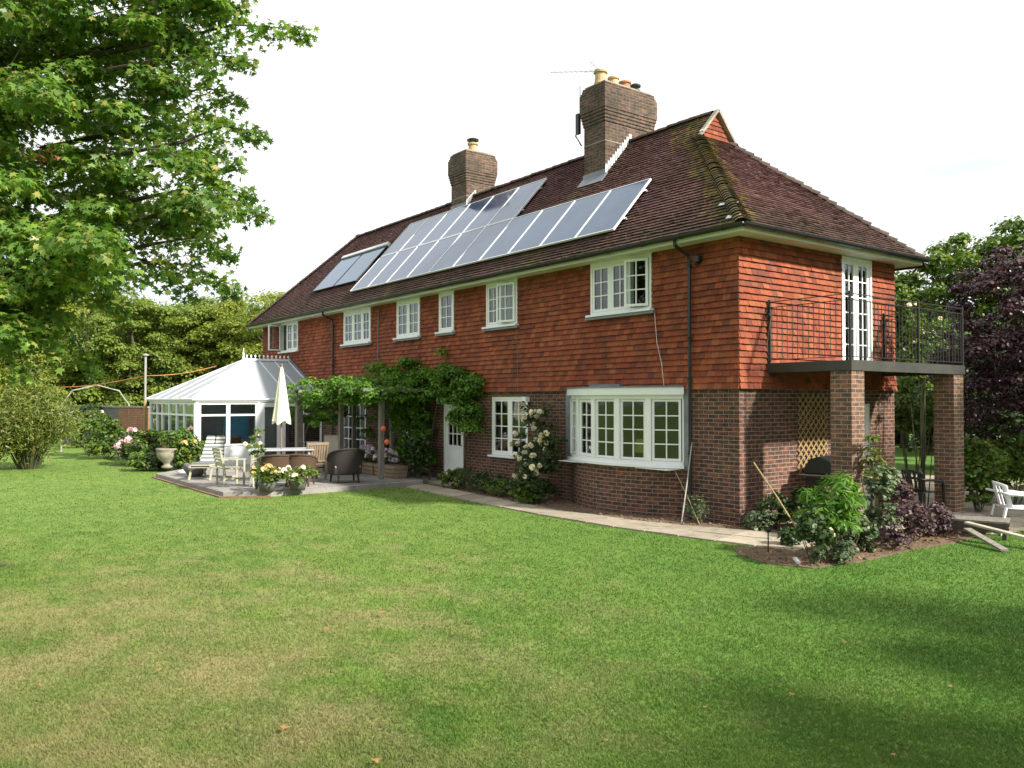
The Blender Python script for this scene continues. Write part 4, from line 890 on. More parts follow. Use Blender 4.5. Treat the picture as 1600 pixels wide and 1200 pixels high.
for k in range(1, 3):
    y = yr + (-.05 - yr) * k / 3; mb.beam((CX1 + ov, y, ze + .015), (xr, y, zr + .015), .026, .02); mb.beam((CX0 - ov, y, ze + .015), (xr, y, zr + .015), .026, .02)
for k in range(1, 3):
    y = CY - ov + (yr - CY + ov) * k / 3; f = k / 3
    for xe in (CX1 + ov, CX0 - ov): mb.beam((xe, y, ze + .015), (xe + (xr - xe) * f, y, ze + (zr - ze) * f + .015), .022, .02)
for k in range(1, 5):
    x = CX0 + (CX1 - CX0) * k / 5; f = 1 - abs(x - xr) / 2.9; mb.beam((x, CY - ov, ze + .015), (x, CY - ov + (yr - CY + ov) * f, ze + (zr - ze) * f + .015), .022, .02)
mb.beam((xr, yr, zr + .04), (xr, -.05, zr + .04), .12, .08); cb(mb, 'glazing_bar', 'upvc', rf)
mb = MB()
for k in range(11):
    y = yr + .12 + k * .155; mb.tube([(xr, y, zr + .07), (xr, y, zr + .13)], .018, 6); mb.lathe([(.005, 0), (.04, .03), (.035, .06), (.0, .1)], (xr, y, zr + .12), 8)
mb.lathe([(.05, 0), (.05, .06), (.03, .1), (.045, .16), (.02, .24), (.012, .38), (.0, .4)], (xr, yr, zr + .05), 10); cb(mb, 'ridge_cresting', 'upvc', rf)
mb = MB(); mb.beam((CX1 + ov, -.06, ze + .04), (xr, -.06, zr + .08), .03, .16); cb(mb, 'wall_flashing', 'lead', rf)
# inside the conservatory
mb = MB(); mb.box(-17.62, -17.60, -2.1, -1.55, .3, 2.0); cb(mb, 'backing_panel', 'panel_grey')  # added panel, imitates the pale grey reflection in the door glass
mb = MB(); mb.box(-22.8, -22.76, -3.9, -.3, .8, 2.0); cb(mb, 'backing_panel', 'panel_grey')
s_ = empty('wicker_sofa', (-18.5, -3.3, 0), 0, 'brown wicker sofa inside the conservatory behind the left panes', 'sofa')
mb = MB(); mb.box(-.4, .4, -.7, .7, .15, .45); mb.box(.3, .42, -.75, .75, .15, 1.0); mb.box(-.4, .4, -.8, -.68, .15, .7); mb.box(-.4, .4, .68, .8, .15, .7); mb.build('frame', M['wicker_in'], s_, bevel=.05)
mb = MB(); mb.box(-.35, .28, -.65, .65, .46, .58); mb.box(.18, .29, -.6, .6, .59, .95); mb.build('cushion', M['cushion'], s_, bevel=.04)
mb = MB(); mb.box(-18.3, -18.26, -3.1, -2.25, .9, 1.75); tag(mb.build('blue_screen', M['blue_cloth'], bevel=.01), 'blue panel standing inside the conservatory', 'screen')
mb = MB(); mb.box(-22.9, -17.5, -4.14, -.02, -.02, .13); cb(mb, 'floor', 'deck')

# ================================================================ PATIO FURNITURE
ZD = .122
def face_cam(x, y, extra=0): return math.atan2(CAM[1] - y, CAM[0] - x) + extra      # heading of +X local towards the photographer
def on_deck(px, py): d = 2.078 * FOC / (py - 625); x, y = place(px, d); return x, y
# closed parasol
px_, py_ = place(440, 21.3)
u = empty('parasol', (px_, py_, ZD), 0, 'tall closed cream parasol standing through the garden table', 'parasol')
mb = MB(); mb.tube([(0, 0, 0), (0, 0, 2.98)], .022, 10); mb.build('pole', M['wood'], u)
mb = MB(); mb.lathe([(.25, 0), (.25, .06), (.06, .1), (.05, .3)], (0, 0, 0), 20); mb.build('base', M['stone_dark'], u)
mb = MB(); n = 32; prof = [(1.5, .225), (1.56, .215), (1.9, .17), (2.3, .12), (2.65, .07), (2.9, .035), (2.95, .01)]
V = []
for z, r in prof:
    for k in range(n): rr = r * (1 + .16 * math.cos(k * 8 * 2 * math.pi / n) * (1 if z < 2.8 else .2)); V.append((rr * math.cos(2 * math.pi * k / n), rr * math.sin(2 * math.pi * k / n), z + (.05 * math.cos(k * math.pi / 4) if z < 1.55 else 0)))
mb.add(V, [(i * n + k, i * n + (k + 1) % n, (i + 1) * n + (k + 1) % n, (i + 1) * n + k) for i in range(len(prof) - 1) for k in range(n)]); mb.build('canopy', M['parasol'], u, smooth=True)
mb = MB(); mb.lathe([(.0, 0), (.03, .01), (.03, .04), (0, .06)], (0, 0, 2.95), 10); mb.build('finial', M['wood'], u)
# table
t_ = empty('garden_table', (px_, py_, ZD), face_cam(px_, py_), 'pale grey oblong garden table under the closed parasol', 'table')
mb = MB(); mb.box(-.5, .5, -.80, .80, .79, .825); mb.build('tabletop', M['greypaint'], t_, bevel=.012)
for sx in (-1, 1):
    for sy in (-1, 1): mb = MB(); mb.box(sx * .42 - .03, sx * .42 + .03, sy * .68 - .03, sy * .68 + .03, 0, .79); mb.build('leg', M['greypaint'], t_)
def rattan_chair(name, label, loc, rz, mt, sc=1.0, w=.36, h=.88):
    """tub armchair; local +X is the direction the sitter faces"""
    r = empty(name, loc, rz, label, 'armchair', None); mb = MB(); n = 22; V = []
    for j in range(9):
        f = j / 8
        for i in range(n + 1):
            a = math.pi / 2 + math.pi * i / n + 0; s = math.sin(math.pi * i / n); top = .58 + (h - .58) * s ** .5; z = .22 + (top - .22) * f; fl = 1 + .10 * f + (.10 if f == 1 else 0); V.append((.05 + math.cos(a) * (w - .02) * fl * 1.0 - 0, math.sin(a) * w * fl, z))
    F = [(j * (n + 1) + i, j * (n + 1) + i + 1, (j + 1) * (n + 1) + i + 1, (j + 1) * (n + 1) + i) for j in range(8) for i in range(n)]
    m = MB(); m.add(V, F)
    for side in (-1, 1):
        m.add([(.05, side * w, .22), (.38, side * w * .95, .22), (.38, side * w * .98, .56), (.05, side * w * 1.1, .58)], [(0, 1, 2, 3)])
    o = m.build('shell', M[mt], r, smooth=True, fix=False); so = o.modifiers.new('thick', 'SOLIDIFY'); so.thickness = .035; so.offset = 0
    m = MB(); rim = [(.38, -w * .98, .57)] + [V[8 * (n + 1) + n - i] for i in range(n + 1)] + [(.38, w * .98, .57)]; m.tube(rim, .028, 8); m.build('rim', M[mt], r, smooth=True)
    m = MB(); m.box(-.24, .38, -w + .03, w - .03, .24, .36); m.build('seat', M[mt], r, bevel=.02)
    m = MB(); m.box(-.22, .37, -w + .05, w - .05, .365, .45); m.build('cushion', M['cushion'], r, bevel=.03)
    for sx, sy in ((-.24, -.24), (-.24, .24), (.34, -.28), (.34, .28)): m = MB(); m.tube([(sx, sy, .24), (sx * 1.08, sy * 1.08, 0)], [.03, .022], 8); m.build('leg', M[mt], r)
    return r
x, y = place(432, 19.9); rattan_chair('rattan_chair', 'brown rattan tub chair, left of the pair backing onto the lawn', (x, y, ZD), face_cam(x, y, math.pi + .1), 'rattan', w=.35, h=.77)['group'] = 'brown rattan chairs at the table'
x, y = place(468, 20.1); rattan_chair('rattan_chair', 'brown rattan tub chair, right of the pair backing onto the lawn', (x, y, ZD), face_cam(x, y, math.pi - .15), 'rattan', w=.35, h=.77)['group'] = 'brown rattan chairs at the table'
x, y = place(541, 20.9); rattan_chair('rattan_chair', 'dark charcoal rattan armchair standing alone on the patio', (x, y, ZD), face_cam(x, y, math.pi + .25), 'rattan_dark', w=.38, h=.86)
def slat_chair(label, loc, rz, mt, arms=True, group=None, backh=.95, wv=.28, cushion=None, name='garden_chair', vertical=True):
    r = empty(name, loc, rz, label, 'chair', group)
    for sy in (-1, 1):
        m = MB(); m.beam((.24, sy * wv, 0), (.24, sy * wv, .62 if arms else .42), .045, .045); m.build('leg', M[mt], r)
        m = MB(); m.beam((-.24, sy * wv, 0), (-.24, sy * wv, .42), .045, .045); m.beam((-.24, sy * wv, .42), (-.34, sy * wv, backh), .045, .045); m.build('leg', M[mt], r)
        if arms: m = MB(); m.beam((-.28, sy * wv, .64), (.28, sy * wv, .64), .06, .025); m.build('armrest', M[mt], r)
        m = MB(); m.beam((-.24, sy * wv, .18), (.24, sy * wv, .18), .03, .04); m.build('stretcher', M[mt], r)
    m = MB(); [m.box(-.24 + k * .083, -.24 + k * .083 + .065, -wv - .01, wv + .01, .41, .435) for k in range(6)]; m.build('seat', M[mt], r)
    m = MB(); m.beam((-.34, -wv - .03, backh), (-.34, wv + .03, backh), .035, .07); m.beam((-.255, -wv, .5), (-.255, wv, .5), .03, .05)
    if vertical:
        for k in range(7): yy = -wv + .07 + k * (2 * wv - .14) / 6; m.beam((-.255, yy, .5), (-.338, yy, backh - .02), .05, .015, (1, 0, 0))
    else:
        for k in range(4): f = k / 4; m.beam((-.26 - .07 * f, -wv, .55 + (backh - .55) * f), (-.26 - .07 * f, wv, .55 + (backh - .55) * f), .02, .05)
    m.build('backrest', M[mt], r)
    if cushion:
        m = MB(); m.box(-.22, .24, -wv + .02, wv - .02, .44, .52); m.beam((-.225, 0, .53), (-.295, 0, backh + .02), 2 * wv - .04, .07, (1, 0, 0)); m.build('cushion', M[cushion], r, bevel=.02)
    return r
x, y = place(361, 20.3); slat_chair('pale cream slatted armchair at the outer corner of the patio', (x, y, ZD), face_cam(x, y, math.pi * .5 + .3), 'wood_pale', group='slatted garden chairs', vertical=False, backh=.88)
x, y = place(487, 21.6); slat_chair('brown timber armchair with upright back slats at the right end of the table', (x, y, ZD), face_cam(x, y, math.pi + .5), 'wood', group='slatted garden chairs')
x, y = place(513, 23.2); slat_chair('timber chair with stone coloured cushion by the conservatory corner', (x, y, ZD), face_cam(x, y, -.5), 'wood', group='slatted garden chairs', cushion='cushion', backh=1.05)
# steamer chair with striped cushion
def stripe():
    m, t, p = newmat('striped_cushion_cloth'); w = nn(t, 'ShaderNodeTexWave'); w.inputs['Scale'].default_value = 3.3; w.bands_direction = 'Z'
    t.links.new(nn(t, 'ShaderNodeTexCoord').outputs['Object'], w.inputs['Vector']); o = mixc(t, ramp(t, w.outputs[1], .45, .55), (.60, .60, .54), (.14, .16, .16)); t.links.new(o, p.inputs['Base Color']); p.inputs['Roughness'].default_value = .95; return m
M['stripe'] = stripe()
x, y = place(326, 22.0); r = empty('reclining_chair', (x, y, ZD), face_cam(x, y, -.35), 'reclining chair with grey and white striped cushion at the patio edge', 'chair')
m = MB(); m.beam((-.45, -.27, .3), (.6, -.27, .36), .04, .05); m.beam((-.45, .27, .3), (.6, .27, .36), .04, .05); [m.beam((-.4 + k * .16, -.27, .33), (-.4 + k * .16, .27, .33), .08, .02) for k in range(7)]; m.build('seat_frame', M['wood_pale'], r)
for sx, sy in ((-.5, -.27), (-.5, .27), (.55, -.27), (.55, .27)): m = MB(); m.beam((sx * .8, sy, .33), (sx * 1.1, sy, 0), .04, .05); m.build('leg', M['wood_pale'], r)
m = MB(); m.beam((-.3, 0, .42), (-.72, 0, 1.04), .54, .09, (0, 1, 0)) if False else None
cv = Vector((-.3, 0, .4)); tv = Vector((-.62, 0, 1.08)); dv = (tv - cv).normalized(); nv_ = Vector((dv.z, 0, -dv.x))
for yy in (-.16, .16):
    m = MB(); A = [cv + Vector((0, yy - .15, 0)), cv + Vector((0, yy + .15, 0)), tv + Vector((0, yy * .8 + .11, 0)), tv + Vector((0, yy * .8 - .11, 0))]; m.add(A + [a + nv_ * .08 for a in A], [(0, 1, 2, 3), (4, 5, 6, 7), (0, 1, 5, 4), (1, 2, 6, 5), (2, 3, 7, 6), (3, 0, 4, 7)]); m.build('back_cushion', M['stripe'], r, bevel=.02)
m = MB(); m.box(-.3, .55, -.25, .25, .37, .45); m.build('seat_cushion', M['stripe'], r, bevel=.02)
# folded chair propped at the front of the table
x, y = place(398, 19.8); r = empty('folding_chair', (x, y, ZD), face_cam(x, y, .2), 'pale folded garden chair standing beside the left rattan chair', 'chair')
for sy in (-.07, .10): m = MB(); m.beam((-.12, sy, 0), (.05, sy, .92), .03, .045); m.build('leg', M['wood_pale'], r); m = MB(); m.beam((.12, sy + .03, 0), (-.05, sy + .03, .72), .03, .04); m.build('leg', M['wood_pale'], r)
m = MB(); [m.beam((.0 + .04 * k / 4, -.07, .6 + k * .08), (.0 + .04 * k / 4, .10, .6 + k * .08), .02, .05) for k in range(4)]; m.build('backrest', M['wood_pale'], r)
# round stone pot and urn
def lathe_thing(name, label, cat, loc, prof, mt, inner=None, n=24):
    r = empty(name, loc, 0, label, cat); m = MB(); m.lathe(prof, (0, 0, 0), n); m.build('bowl', M[mt], r, smooth=True)
    m = MB(); rr = prof[-1][0]; m.lathe([(rr * .8, prof[-1][1] - .06), (rr * .4, prof[-1][1] - .045), (.01, prof[-1][1] - .04)], (0, 0, 0), n); m.build('soil', M['soil'], r); return r
x, y = place(262, 25.4); lathe_thing('stone_urn', 'pale stone urn on the patio corner below the conservatory shrubs', 'urn', (x, y, ZD), [(.16, 0), (.17, .05), (.10, .1), (.12, .16), (.27, .3), (.31, .45), (.29, .52), (.33, .56), (.33, .6), (.29, .6)], 'stone')
bush('urn_plant', 'spiky green plant growing in the pale stone urn', 'plant', (x, y, ZD + .55), .28, .62, M['l_mid'], 55, .16, 12, 26, .14, shape='long', lo=.05)
x, y = place(306, 22.6); lathe_thing('stone_pot', 'dark rough round stone pot at the patio edge', 'pot', (x, y, ZD), [(.15, 0), (.2, .04), (.3, .18), (.31, .3), (.27, .36), (.24, .36)], 'stone_dark')
bush('pot_plant', 'small yellowing plant in the dark round pot', 'plant', (x, y, ZD + .3), .16, .25, M['l_bamb'], 56, .08, 8, 24, .08, lo=.0)
x, y = place(286, 23.6); m = MB(); m.lathe([(.14, 0), (.16, .03), (.12, .07), (.03, .09)], (0, 0, 0), 14, 1.2, .8); o = m.build('white_stone', M['white'], None, smooth=True); o.location = (x, y, ZD); tag(o, 'flat white stone lying beside the urn', 'stone')
# flower pots along the front edge
for i, (px0, dd, fm, lab, rr) in enumerate([(418, 18.9, 'p_yellow', 'low pot of apricot and cream roses at the left of the patio edge pair', .36), (466, 19.15, 'p_white', 'low pot of cream and salmon roses at the right of the patio edge pair', .38)]):
    x, y = place(px0, dd); z0 = 0 if i < 0 else ZD
    lathe_thing('flower_pot', ['grey trough pot holding the left patio roses', 'grey trough pot holding the right patio roses'][i], 'pot', (x, y, z0), [(.16, 0), (.2, .16), (.22, .2), (.19, .2)], 'stone_dark')
    bush('rose_plant', lab, 'plant', (x, y, z0 + .12), rr + .06, .42, M['l_mid'], 60 + i, .06, 26, 46, .12, flowers=(M[fm], 9, .11, .45), lo=.1)
x, y = place(401, 19.3); bush('standard_rose', 'thin tall rose with small white blooms in front of the garden table', 'plant', (x, y, ZD), .16, 1.55, M['l_mid'], 71, .06, 14, 30, .10, flowers=(M['p_white'], 4, .10, .6), lo=.25, stems=5)
# pergola
per = empty('pergola', (-12.6, -1.0, ZD), 0, 'timber pergola smothered in climbing vine against the house', 'pergola')
for x, y, r_ in ((-12.25, -1.75, .06), (-10.25, -1.55, .06), (-13.6, -.7, .05), (-11.6, -.5, .05), (-13.9, -2.3, .09)):
    m = MB(); m.box(x + 12.6 - r_, x + 12.6 + r_, y + 1.0 - r_, y + 1.0 + r_, 0, 2.2); m.build('post', M['wood_grey'], per)
m = MB()
for y in (-1.7, -.5): m.beam((-14.5 + 12.6, y + 1, 2.25), (-10.05 + 12.6, y + 1, 2.25), .06, .12)
m.build('beam', M['wood_grey'], per)
for k in range(7): m = MB(); x = -14.2 + k * .7 + 12.6; m.beam((x, -1.2, 2.34), (x, .95, 2.34), .05, .08); m.build('rafter', M['wood_grey'], per)
def vine(name, label, boxes, seed, lm, leaf=.10, dens=1.0, stems=(), cr=.24, shape='oval', loc=(0, 0, 0)):
    rng = np.random.default_rng(seed); root = empty(name, loc, 0, label, 'climbing plant'); Ps = []; Ns = []
    for (x0, x1, y0, y1, z0, z1, n, per_) in boxes:
        C = np.stack([rng.uniform(x0, x1, n), rng.uniform(y0, y1, n), rng.uniform(z0, z1, n)], 1); P, N = clump_leaves(rng, C, cr, int(per_ * dens), .8); Ps.append(P); Ns.append(N)
    P = np.concatenate(Ps) - np.array(loc); P[:, 1] = np.minimum(P[:, 1] + loc[1], -.06) - loc[1]; leaves('foliage', P, np.concatenate(Ns), leaf, shape, lm, root, rng, droop=.9)
    m = MB()
    for s in stems: m.tube([tuple(np.array(q) - np.array(loc)) for q in s], [.035 * (1 - .15 * i) for i in range(len(s))], 6)
    m.build('stem', M['bark'], root); return root
vine('wisteria', 'green vine heaped over the pergola beside the conservatory', [(-14.9, -10.2, -2.35, -.4, 2.15, 2.75, 84, 74), (-14.8, -12.4, -2.4, -1.2, 1.5, 2.35, 30, 64), (-14.6, -9.8, -2.0, -1.75, 2.12, 2.5, 60, 60), (-11.2, -9.8, -1.6, -.4, 2.2, 2.5, 20, 60), (-11.8, -10.4, -1.2, -.3, 2.3, 3.0, 12, 60), (-11.2, -10.7, -.5, -.1, 2.7, 3.25, 6, 50), (-14.0, -12.0, -.6, -.1, 2.6, 3.2, 10, 50), (-13.6, -10.9, -.6, -.15, .5, 2.3, 22, 50)],
     31, M['l_vine'], .085, 1.8, [[(-13.9, -2.1, .1), (-13.8, -2.15, 1.2), (-13.5, -1.9, 2.2), (-12, -1.4, 2.5)], [(-12.9, -.2, .1), (-12.8, -.2, 1.5), (-12.5, -.3, 2.5)]], cr=.26)
vine('climbing_vine', 'dense green climber around the white door and hidden window', [(-11.6, -10.3, -.45, -.15, 1.9, 2.95, 22, 70), (-10.4, -8.9, -.5, -.15, 2.15, 2.95, 32, 70), (-11.8, -11.0, -.5, -.15, 1.6, 2.3, 12, 60), (-11.2, -9.9, -.55, -.2, .5, 2.0, 34, 70), (-8.65, -7.6, -.45, -.15, 1.35, 2.75, 30, 65), (-9.3, -8.2, -.35, -.12, 2.7, 3.05, 8, 60), (-9.6, -9.2, -.2, -.1, 3.0, 3.5, 5, 24), (-11.1, -10.8, -.3, -.1, 2.9, 3.25, 4, 40)],
     32, M['l_vine'], .08, 1.8, [[(-9.9, -.3, 0), (-9.95, -.2, 1.2), (-9.6, -.2, 2.3), (-8.2, -.2, 2.5)], [(-8.45, -.15, 0), (-8.4, -.12, 1.2), (-8.3, -.12, 2.3)]], cr=.25)
bush('dark_shrub', 'dark leafy shrub low against the wall left of the white door', 'shrub', (-9.95, -.6, 0), (.35, .35), 1.2, M['l_dark'], 33, .10, 26, 60, .22)
# planters
def planter(px0, loc, L, label):
    r = empty('planter_box', loc, 0, label, 'planter', 'timber planter boxes along the pergola'); m = MB()
    for k in range(3): e = .012 * k; m.box(-L / 2 - e, L / 2 + e, -.19 - e, .19 + e, .03 + k * .105, .03 + k * .105 + .09)
    m.box(-L / 2 + .01, L / 2 - .01, -.17, .17, 0, .3); m.build('box', M['wood'], r, bevel=.008); m = MB(); m.box(-L / 2 + .03, L / 2 - .03, -.16, .16, .335, .345); m.build('soil', M['soil'], r)
for i, (x, y, L, lab) in enumerate([(-10.75, -1.0, 1.15, 'timber planter box nearest the path'), (-12.0, -1.0, 1.15, 'middle timber planter box in its row'), (-13.25, -1.0, 1.15, 'timber planter box farthest from the path')]): planter(0, (x, y, ZD), L, lab)
bush('petunia', 'lilac and white petunias trailing over the planter nearest the path', 'flowers', (-10.95, -1.05, ZD + .3), (.5, .2), .40, M['l_mid'], 81, .06, 24, 40, .10, flowers=(M['p_lilac'], 36, .12, .3), lo=0)
bush('petunia', 'lilac and white petunias in the middle planter', 'flowers', (-11.85, -1.05, ZD + .3), (.42, .2), .44, M['l_mid'], 82, .06, 20, 40, .10, flowers=(M['p_lilac'], 36, .12, .3), lo=0)
bush('petunia', 'low green plants in the farthest planter', 'flowers', (-13.25, -1.02, ZD + .3), (.48, .18), .2, M['l_mid'], 83, .06, 18, 36, .10, lo=0)
for i, (px0, pz, lab) in enumerate([(599, 1.46, 'orange paper lantern hanging under the pergola vine, upper of the two'), (605, 1.12, 'red paper lantern hanging under the pergola vine, lower of the two')]):
    x, y = place(px0, 21.3); r = empty('lantern', (x, y, pz), 0, lab, 'lantern', 'paper lanterns'); m = MB(); m.lathe([(.02, -.075), (.06, -.04), (.07, 0), (.06, .04), (.02, .075)], (0, 0, 0), 14); m.build('shade', M['red'], r, smooth=True); m = MB(); m.tube([(0, 0, .1), (0, 0, 2.4 - pz)], .004, 4); m.build('cord', M['iron'], r)

# ================================================================ PLANTS ALONG THE FRONT WALL
def rose_bush():
    loc = (-5.0, -.62, 0); rng = np.random.default_rng(91); root = empty('climbing_rose', loc, 0, 'climbing rose covered in pale blooms left of the bow window', 'rose bush'); Ps = []; Ns = []
    for (x0, x1, y0, y1, z0, z1, n, pp) in [(-.55, .45, -.2, .3, .15, 1.0, 34, 60), (-.65, .25, -.1, .35, 1.0, 1.75, 20, 46), (-.45, .3, .05, .4, 1.7, 2.1, 13, 40), (.1, .6, -.05, .3, .8, 1.5, 14, 48), (.1, .65, -.5, -.2, .1, 1.0, 26, 56)]:
        C = np.stack([rng.uniform(x0, x1, n), rng.uniform(y0, y1, n), rng.uniform(z0, z1, n)], 1); P, N = clump_leaves(rng, C, .19, pp); Ps.append(P); Ns.append(N)
    P = np.concatenate(Ps); P[:, 2] = np.maximum(P[:, 2], .02); leaves('foliage', P, np.concatenate(Ns), .065, 'oval', M['l_dark'], root, rng)
    m = MB()
    for k in range(12): a, b = rng.uniform(-.7, .7), rng.uniform(1.0, 2.1); m.tube([(a * .2, 0, 0), (a * .5, -.05, b * .5), (a * .9, .1, b)], [.014, .01, .004], 5)
    m.build('stem', M['stem'], root)
    F = []; FN = []; cand = P[(P[:, 2] > .95) & (P[:, 1] < .3)]; pk = list(cand[rng.integers(len(cand), size=32)]) + list(P[(P[:, 2] < .95) & (P[:, 2] > .5) & (P[:, 1] < 0)][:400:57])
    for q in pk:
        ctr = q + np.array([.04, -.12, .02]); fs = rng.uniform(.08, .125)
        F = []; FN = []
        for k in range(18): d = rng.normal(size=3); d /= np.linalg.norm(d); F.append(ctr + d * fs * .4); FN.append(d)
        leaves('flower', np.array(F), np.array(FN), .075, 'blob', M['p_white'], root, rng)
rose_bush()
for i, (x, y, r, h, lm, lab, leaf) in enumerate([
    (-8.15, -.62, .36, .45, 'l_mid', 'low green perennial just right of the white door', .08), (-7.45, -.6, .4, .62, 'l_dark', 'dark stemmed shrub under the ground floor window, left one', .07),
    (-6.75, -.62, .42, .55, 'l_dark', 'dark stemmed shrub under the ground floor window, right one', .07), (-6.1, -.75, .4, .42, 'l_mid', 'spreading green perennial at the left foot of the white rose', .09),
    (-4.75, -1.0, .36, .35, 'l_mid', 'low bright perennial edging the path at the bow wall', .08), (-.62, -.35, .18, .5, 'l_grey', 'small weed at the wall right of the near downpipe', .05)]):
    bush('perennial', lab, 'plant', (x, y, .0), r, h, M[lm], 110 + i, leaf, 18, 46, .14, stems=10, lo=.1, shape='long' if i % 2 else 'oval')
# canes leaning on the wall by the bow
def cane(label, a, b, r=.009, grp=None, mt='bamboo'):
    m = MB(); m.tube([a, tuple((np.array(a) + np.array(b)) / 2 + np.array([.01, .0, .01])), b], r, 6); o = m.build('garden_cane', M[mt], None); tag(o, label, 'cane', grp)
cane('pale garden cane leaning upright on the wall right of the bow window', (-.78, -.62, .02), (-1.02, -.06, 1.42), .012, mt='pole')
cane('short cane crossing behind, fallen from the bow sill to the downpipe foot', (-.52, -.45, .02), (-1.3, -.2, .88), .008)
cane('bamboo cane leaning against the corner of the house', (1.3, -.12, .02), (.22, .1, 1.12), .013)

# ================================================================ RIGHT HAND SIDE
# trellis on the gable wall
tr = empty('trellis', (.0, 2.15, 1.55), 0, 'diamond lattice trellis fixed on the shaded brick wall', 'trellis'); m = MB(); hw, hh = .47, .76
for s in (-1, 1):
    k = -hw - hh
    while k < hw + hh:
        pts = []
        for vv in (-hh, hh):
            uu = k + s * vv
            pts.append((uu, vv))
        (ua, va), (ub, vb) = pts
        # clip to the panel width
        def clip(u0, v0, u1, v1):
            t0, t1 = 0, 1; du = u1 - u0
            for lim, sg in ((-hw, 1), (hw, -1)):
                f0 = (u0 - lim) * sg; f1 = (u1 - lim) * sg
                if f0 < 0 and f1 < 0: return None
                if f0 < 0: t0 = max(t0, f0 / (f0 - f1))
                if f1 < 0: t1 = min(t1, f0 / (f0 - f1))
            return None if t1 - t0 < .02 else (t0, t1)
        c = clip(ua, va, ub, vb)
        if c:
            A = Vector((.03 + .012 * (s > 0), ua + (ub - ua) * c[0], va + (vb - va) * c[0])); Bv = Vector((.03 + .012 * (s > 0), ua + (ub - ua) * c[1], va + (vb - va) * c[1])); m.beam(A, Bv, .022, .010, (1, 0, 0)) if False else m.beam(A, Bv, .010, .022, (0, 0, 1))
        k += .165
m.build('lattice', M['lattice'], tr)
# barbecue
bq = empty('barbecue', (.45, 2.0, .02), R_(10), 'black lidded barbecue with white handle fitting beside the brick pillar', 'barbecue')
m = MB(); m.box(-.28, .28, -.38, .38, .62, .82); m.build('firebox', M['black'], bq, bevel=.03)
m = MB(); prof = [(-.30, .83), (-.30, .93), (-.20, 1.10), (.0, 1.16), (.2, 1.08), (.30, .90), (.30, .83)]; V = [(a, yy, b) for yy in (-.4, .4) for a, b in prof]; n = len(prof); m.add(V, [tuple(range(n)), tuple(range(n, 2 * n))] + [(i, (i + 1) % n, n + (i + 1) % n, n + i) for i in range(n)]); m.build('lid', M['black'], bq, bevel=.02)
m = MB(); m.box(-.3, .3, .4, .72, .8, .83); m.box(-.3, .3, -.66, -.4, .8, .83); m.build('side_shelf', M['wood_dark'], bq)
for sx, sy in ((-.25, -.35), (.25, -.35), (-.25, .35), (.25, .35)): m = MB(); m.beam((sx, sy, 0), (sx, sy, .64), .04, .04); m.build('leg', M['iron'], bq)
m = MB(); m.lathe([(.02, 0), (.06, .03), (.06, .09), (.02, .12)], (.1, .55, .84), 12); tag(m.build('white_jug', M['white'], None), 'small white jug on the barbecue side shelf', 'jug'); bpy.data.objects['white_jug'].location = (.45, 2.0, .02)
# dark chair-like object behind pillar
def plastic_chair(name, label, loc, rz, mt, group=None):
    r = empty(name, loc, rz, label, 'chair', group); m = MB(); n = 12; V = []
    for j in range(9):
        f = j / 8
        for i in range(n + 1):
            a = -1 + 2 * i / n; cv = .10 * (a * a); top = 1 - .10 * a * a; V.append((-.22 - .11 * f + cv, a * (.23 + .03 * f), .44 + .42 * f * top))
    F = []
    for j in range(8):
        for i in range(n):
            if 1 <= j <= 6 and i in (2, 4, 7, 9): continue
            F.append((j * (n + 1) + i, j * (n + 1) + i + 1, (j + 1) * (n + 1) + i + 1, (j + 1) * (n + 1) + i))
    m.add(V, F); o = m.build('backrest', M[mt], r, smooth=True, fix=False); so = o.modifiers.new('thick', 'SOLIDIFY'); so.thickness = .014
    m = MB(); V = [(-.23 + .47 * i / 8, -.24 + .48 * k / 8, .42 + .02 * abs(k - 4) / 4 - .015 * math.sin(i / 8 * math.pi) + (-.02 if i == 8 else 0)) for i in range(9) for k in range(9)]
    m.add(V, [(i * 9 + k, i * 9 + k + 1, i * 9 + k + 10, i * 9 + k + 9) for i in range(8) for k in range(8)]); o = m.build('seat', M[mt], r, smooth=True, fix=False); so = o.modifiers.new('thick', 'SOLIDIFY'); so.thickness = .016
    for s in (-1, 1):
        m = MB(); m.tube([(-.36, s * .25, .70), (-.2, s * .28, .67), (.05, s * .29, .66), (.22, s * .28, .64), (.26, s * .27, .58)], [.02, .026, .028, .028, .022], 8); m.build('armrest', M[mt], r, smooth=True)
        m = MB(); m.beam((.25, s * .27, .62), (.28, s * .28, 0), .055, .03); m.build('leg', M[mt], r, bevel=.008); m = MB(); m.beam((-.24, s * .24, .45), (-.34, s * .27, 0), .055, .03); m.build('leg', M[mt], r, bevel=.008)
    return r
plastic_chair('plastic_chair', 'white moulded plastic garden chair at the right edge', (3.22, 3.0, .0), .75, 'upvc')
plastic_chair('plastic_chair', 'black garden chair in the shade behind the brick pillar', (1.15, 4.0, .02), face_cam(1.15, 4.0, 2.4), 'black')
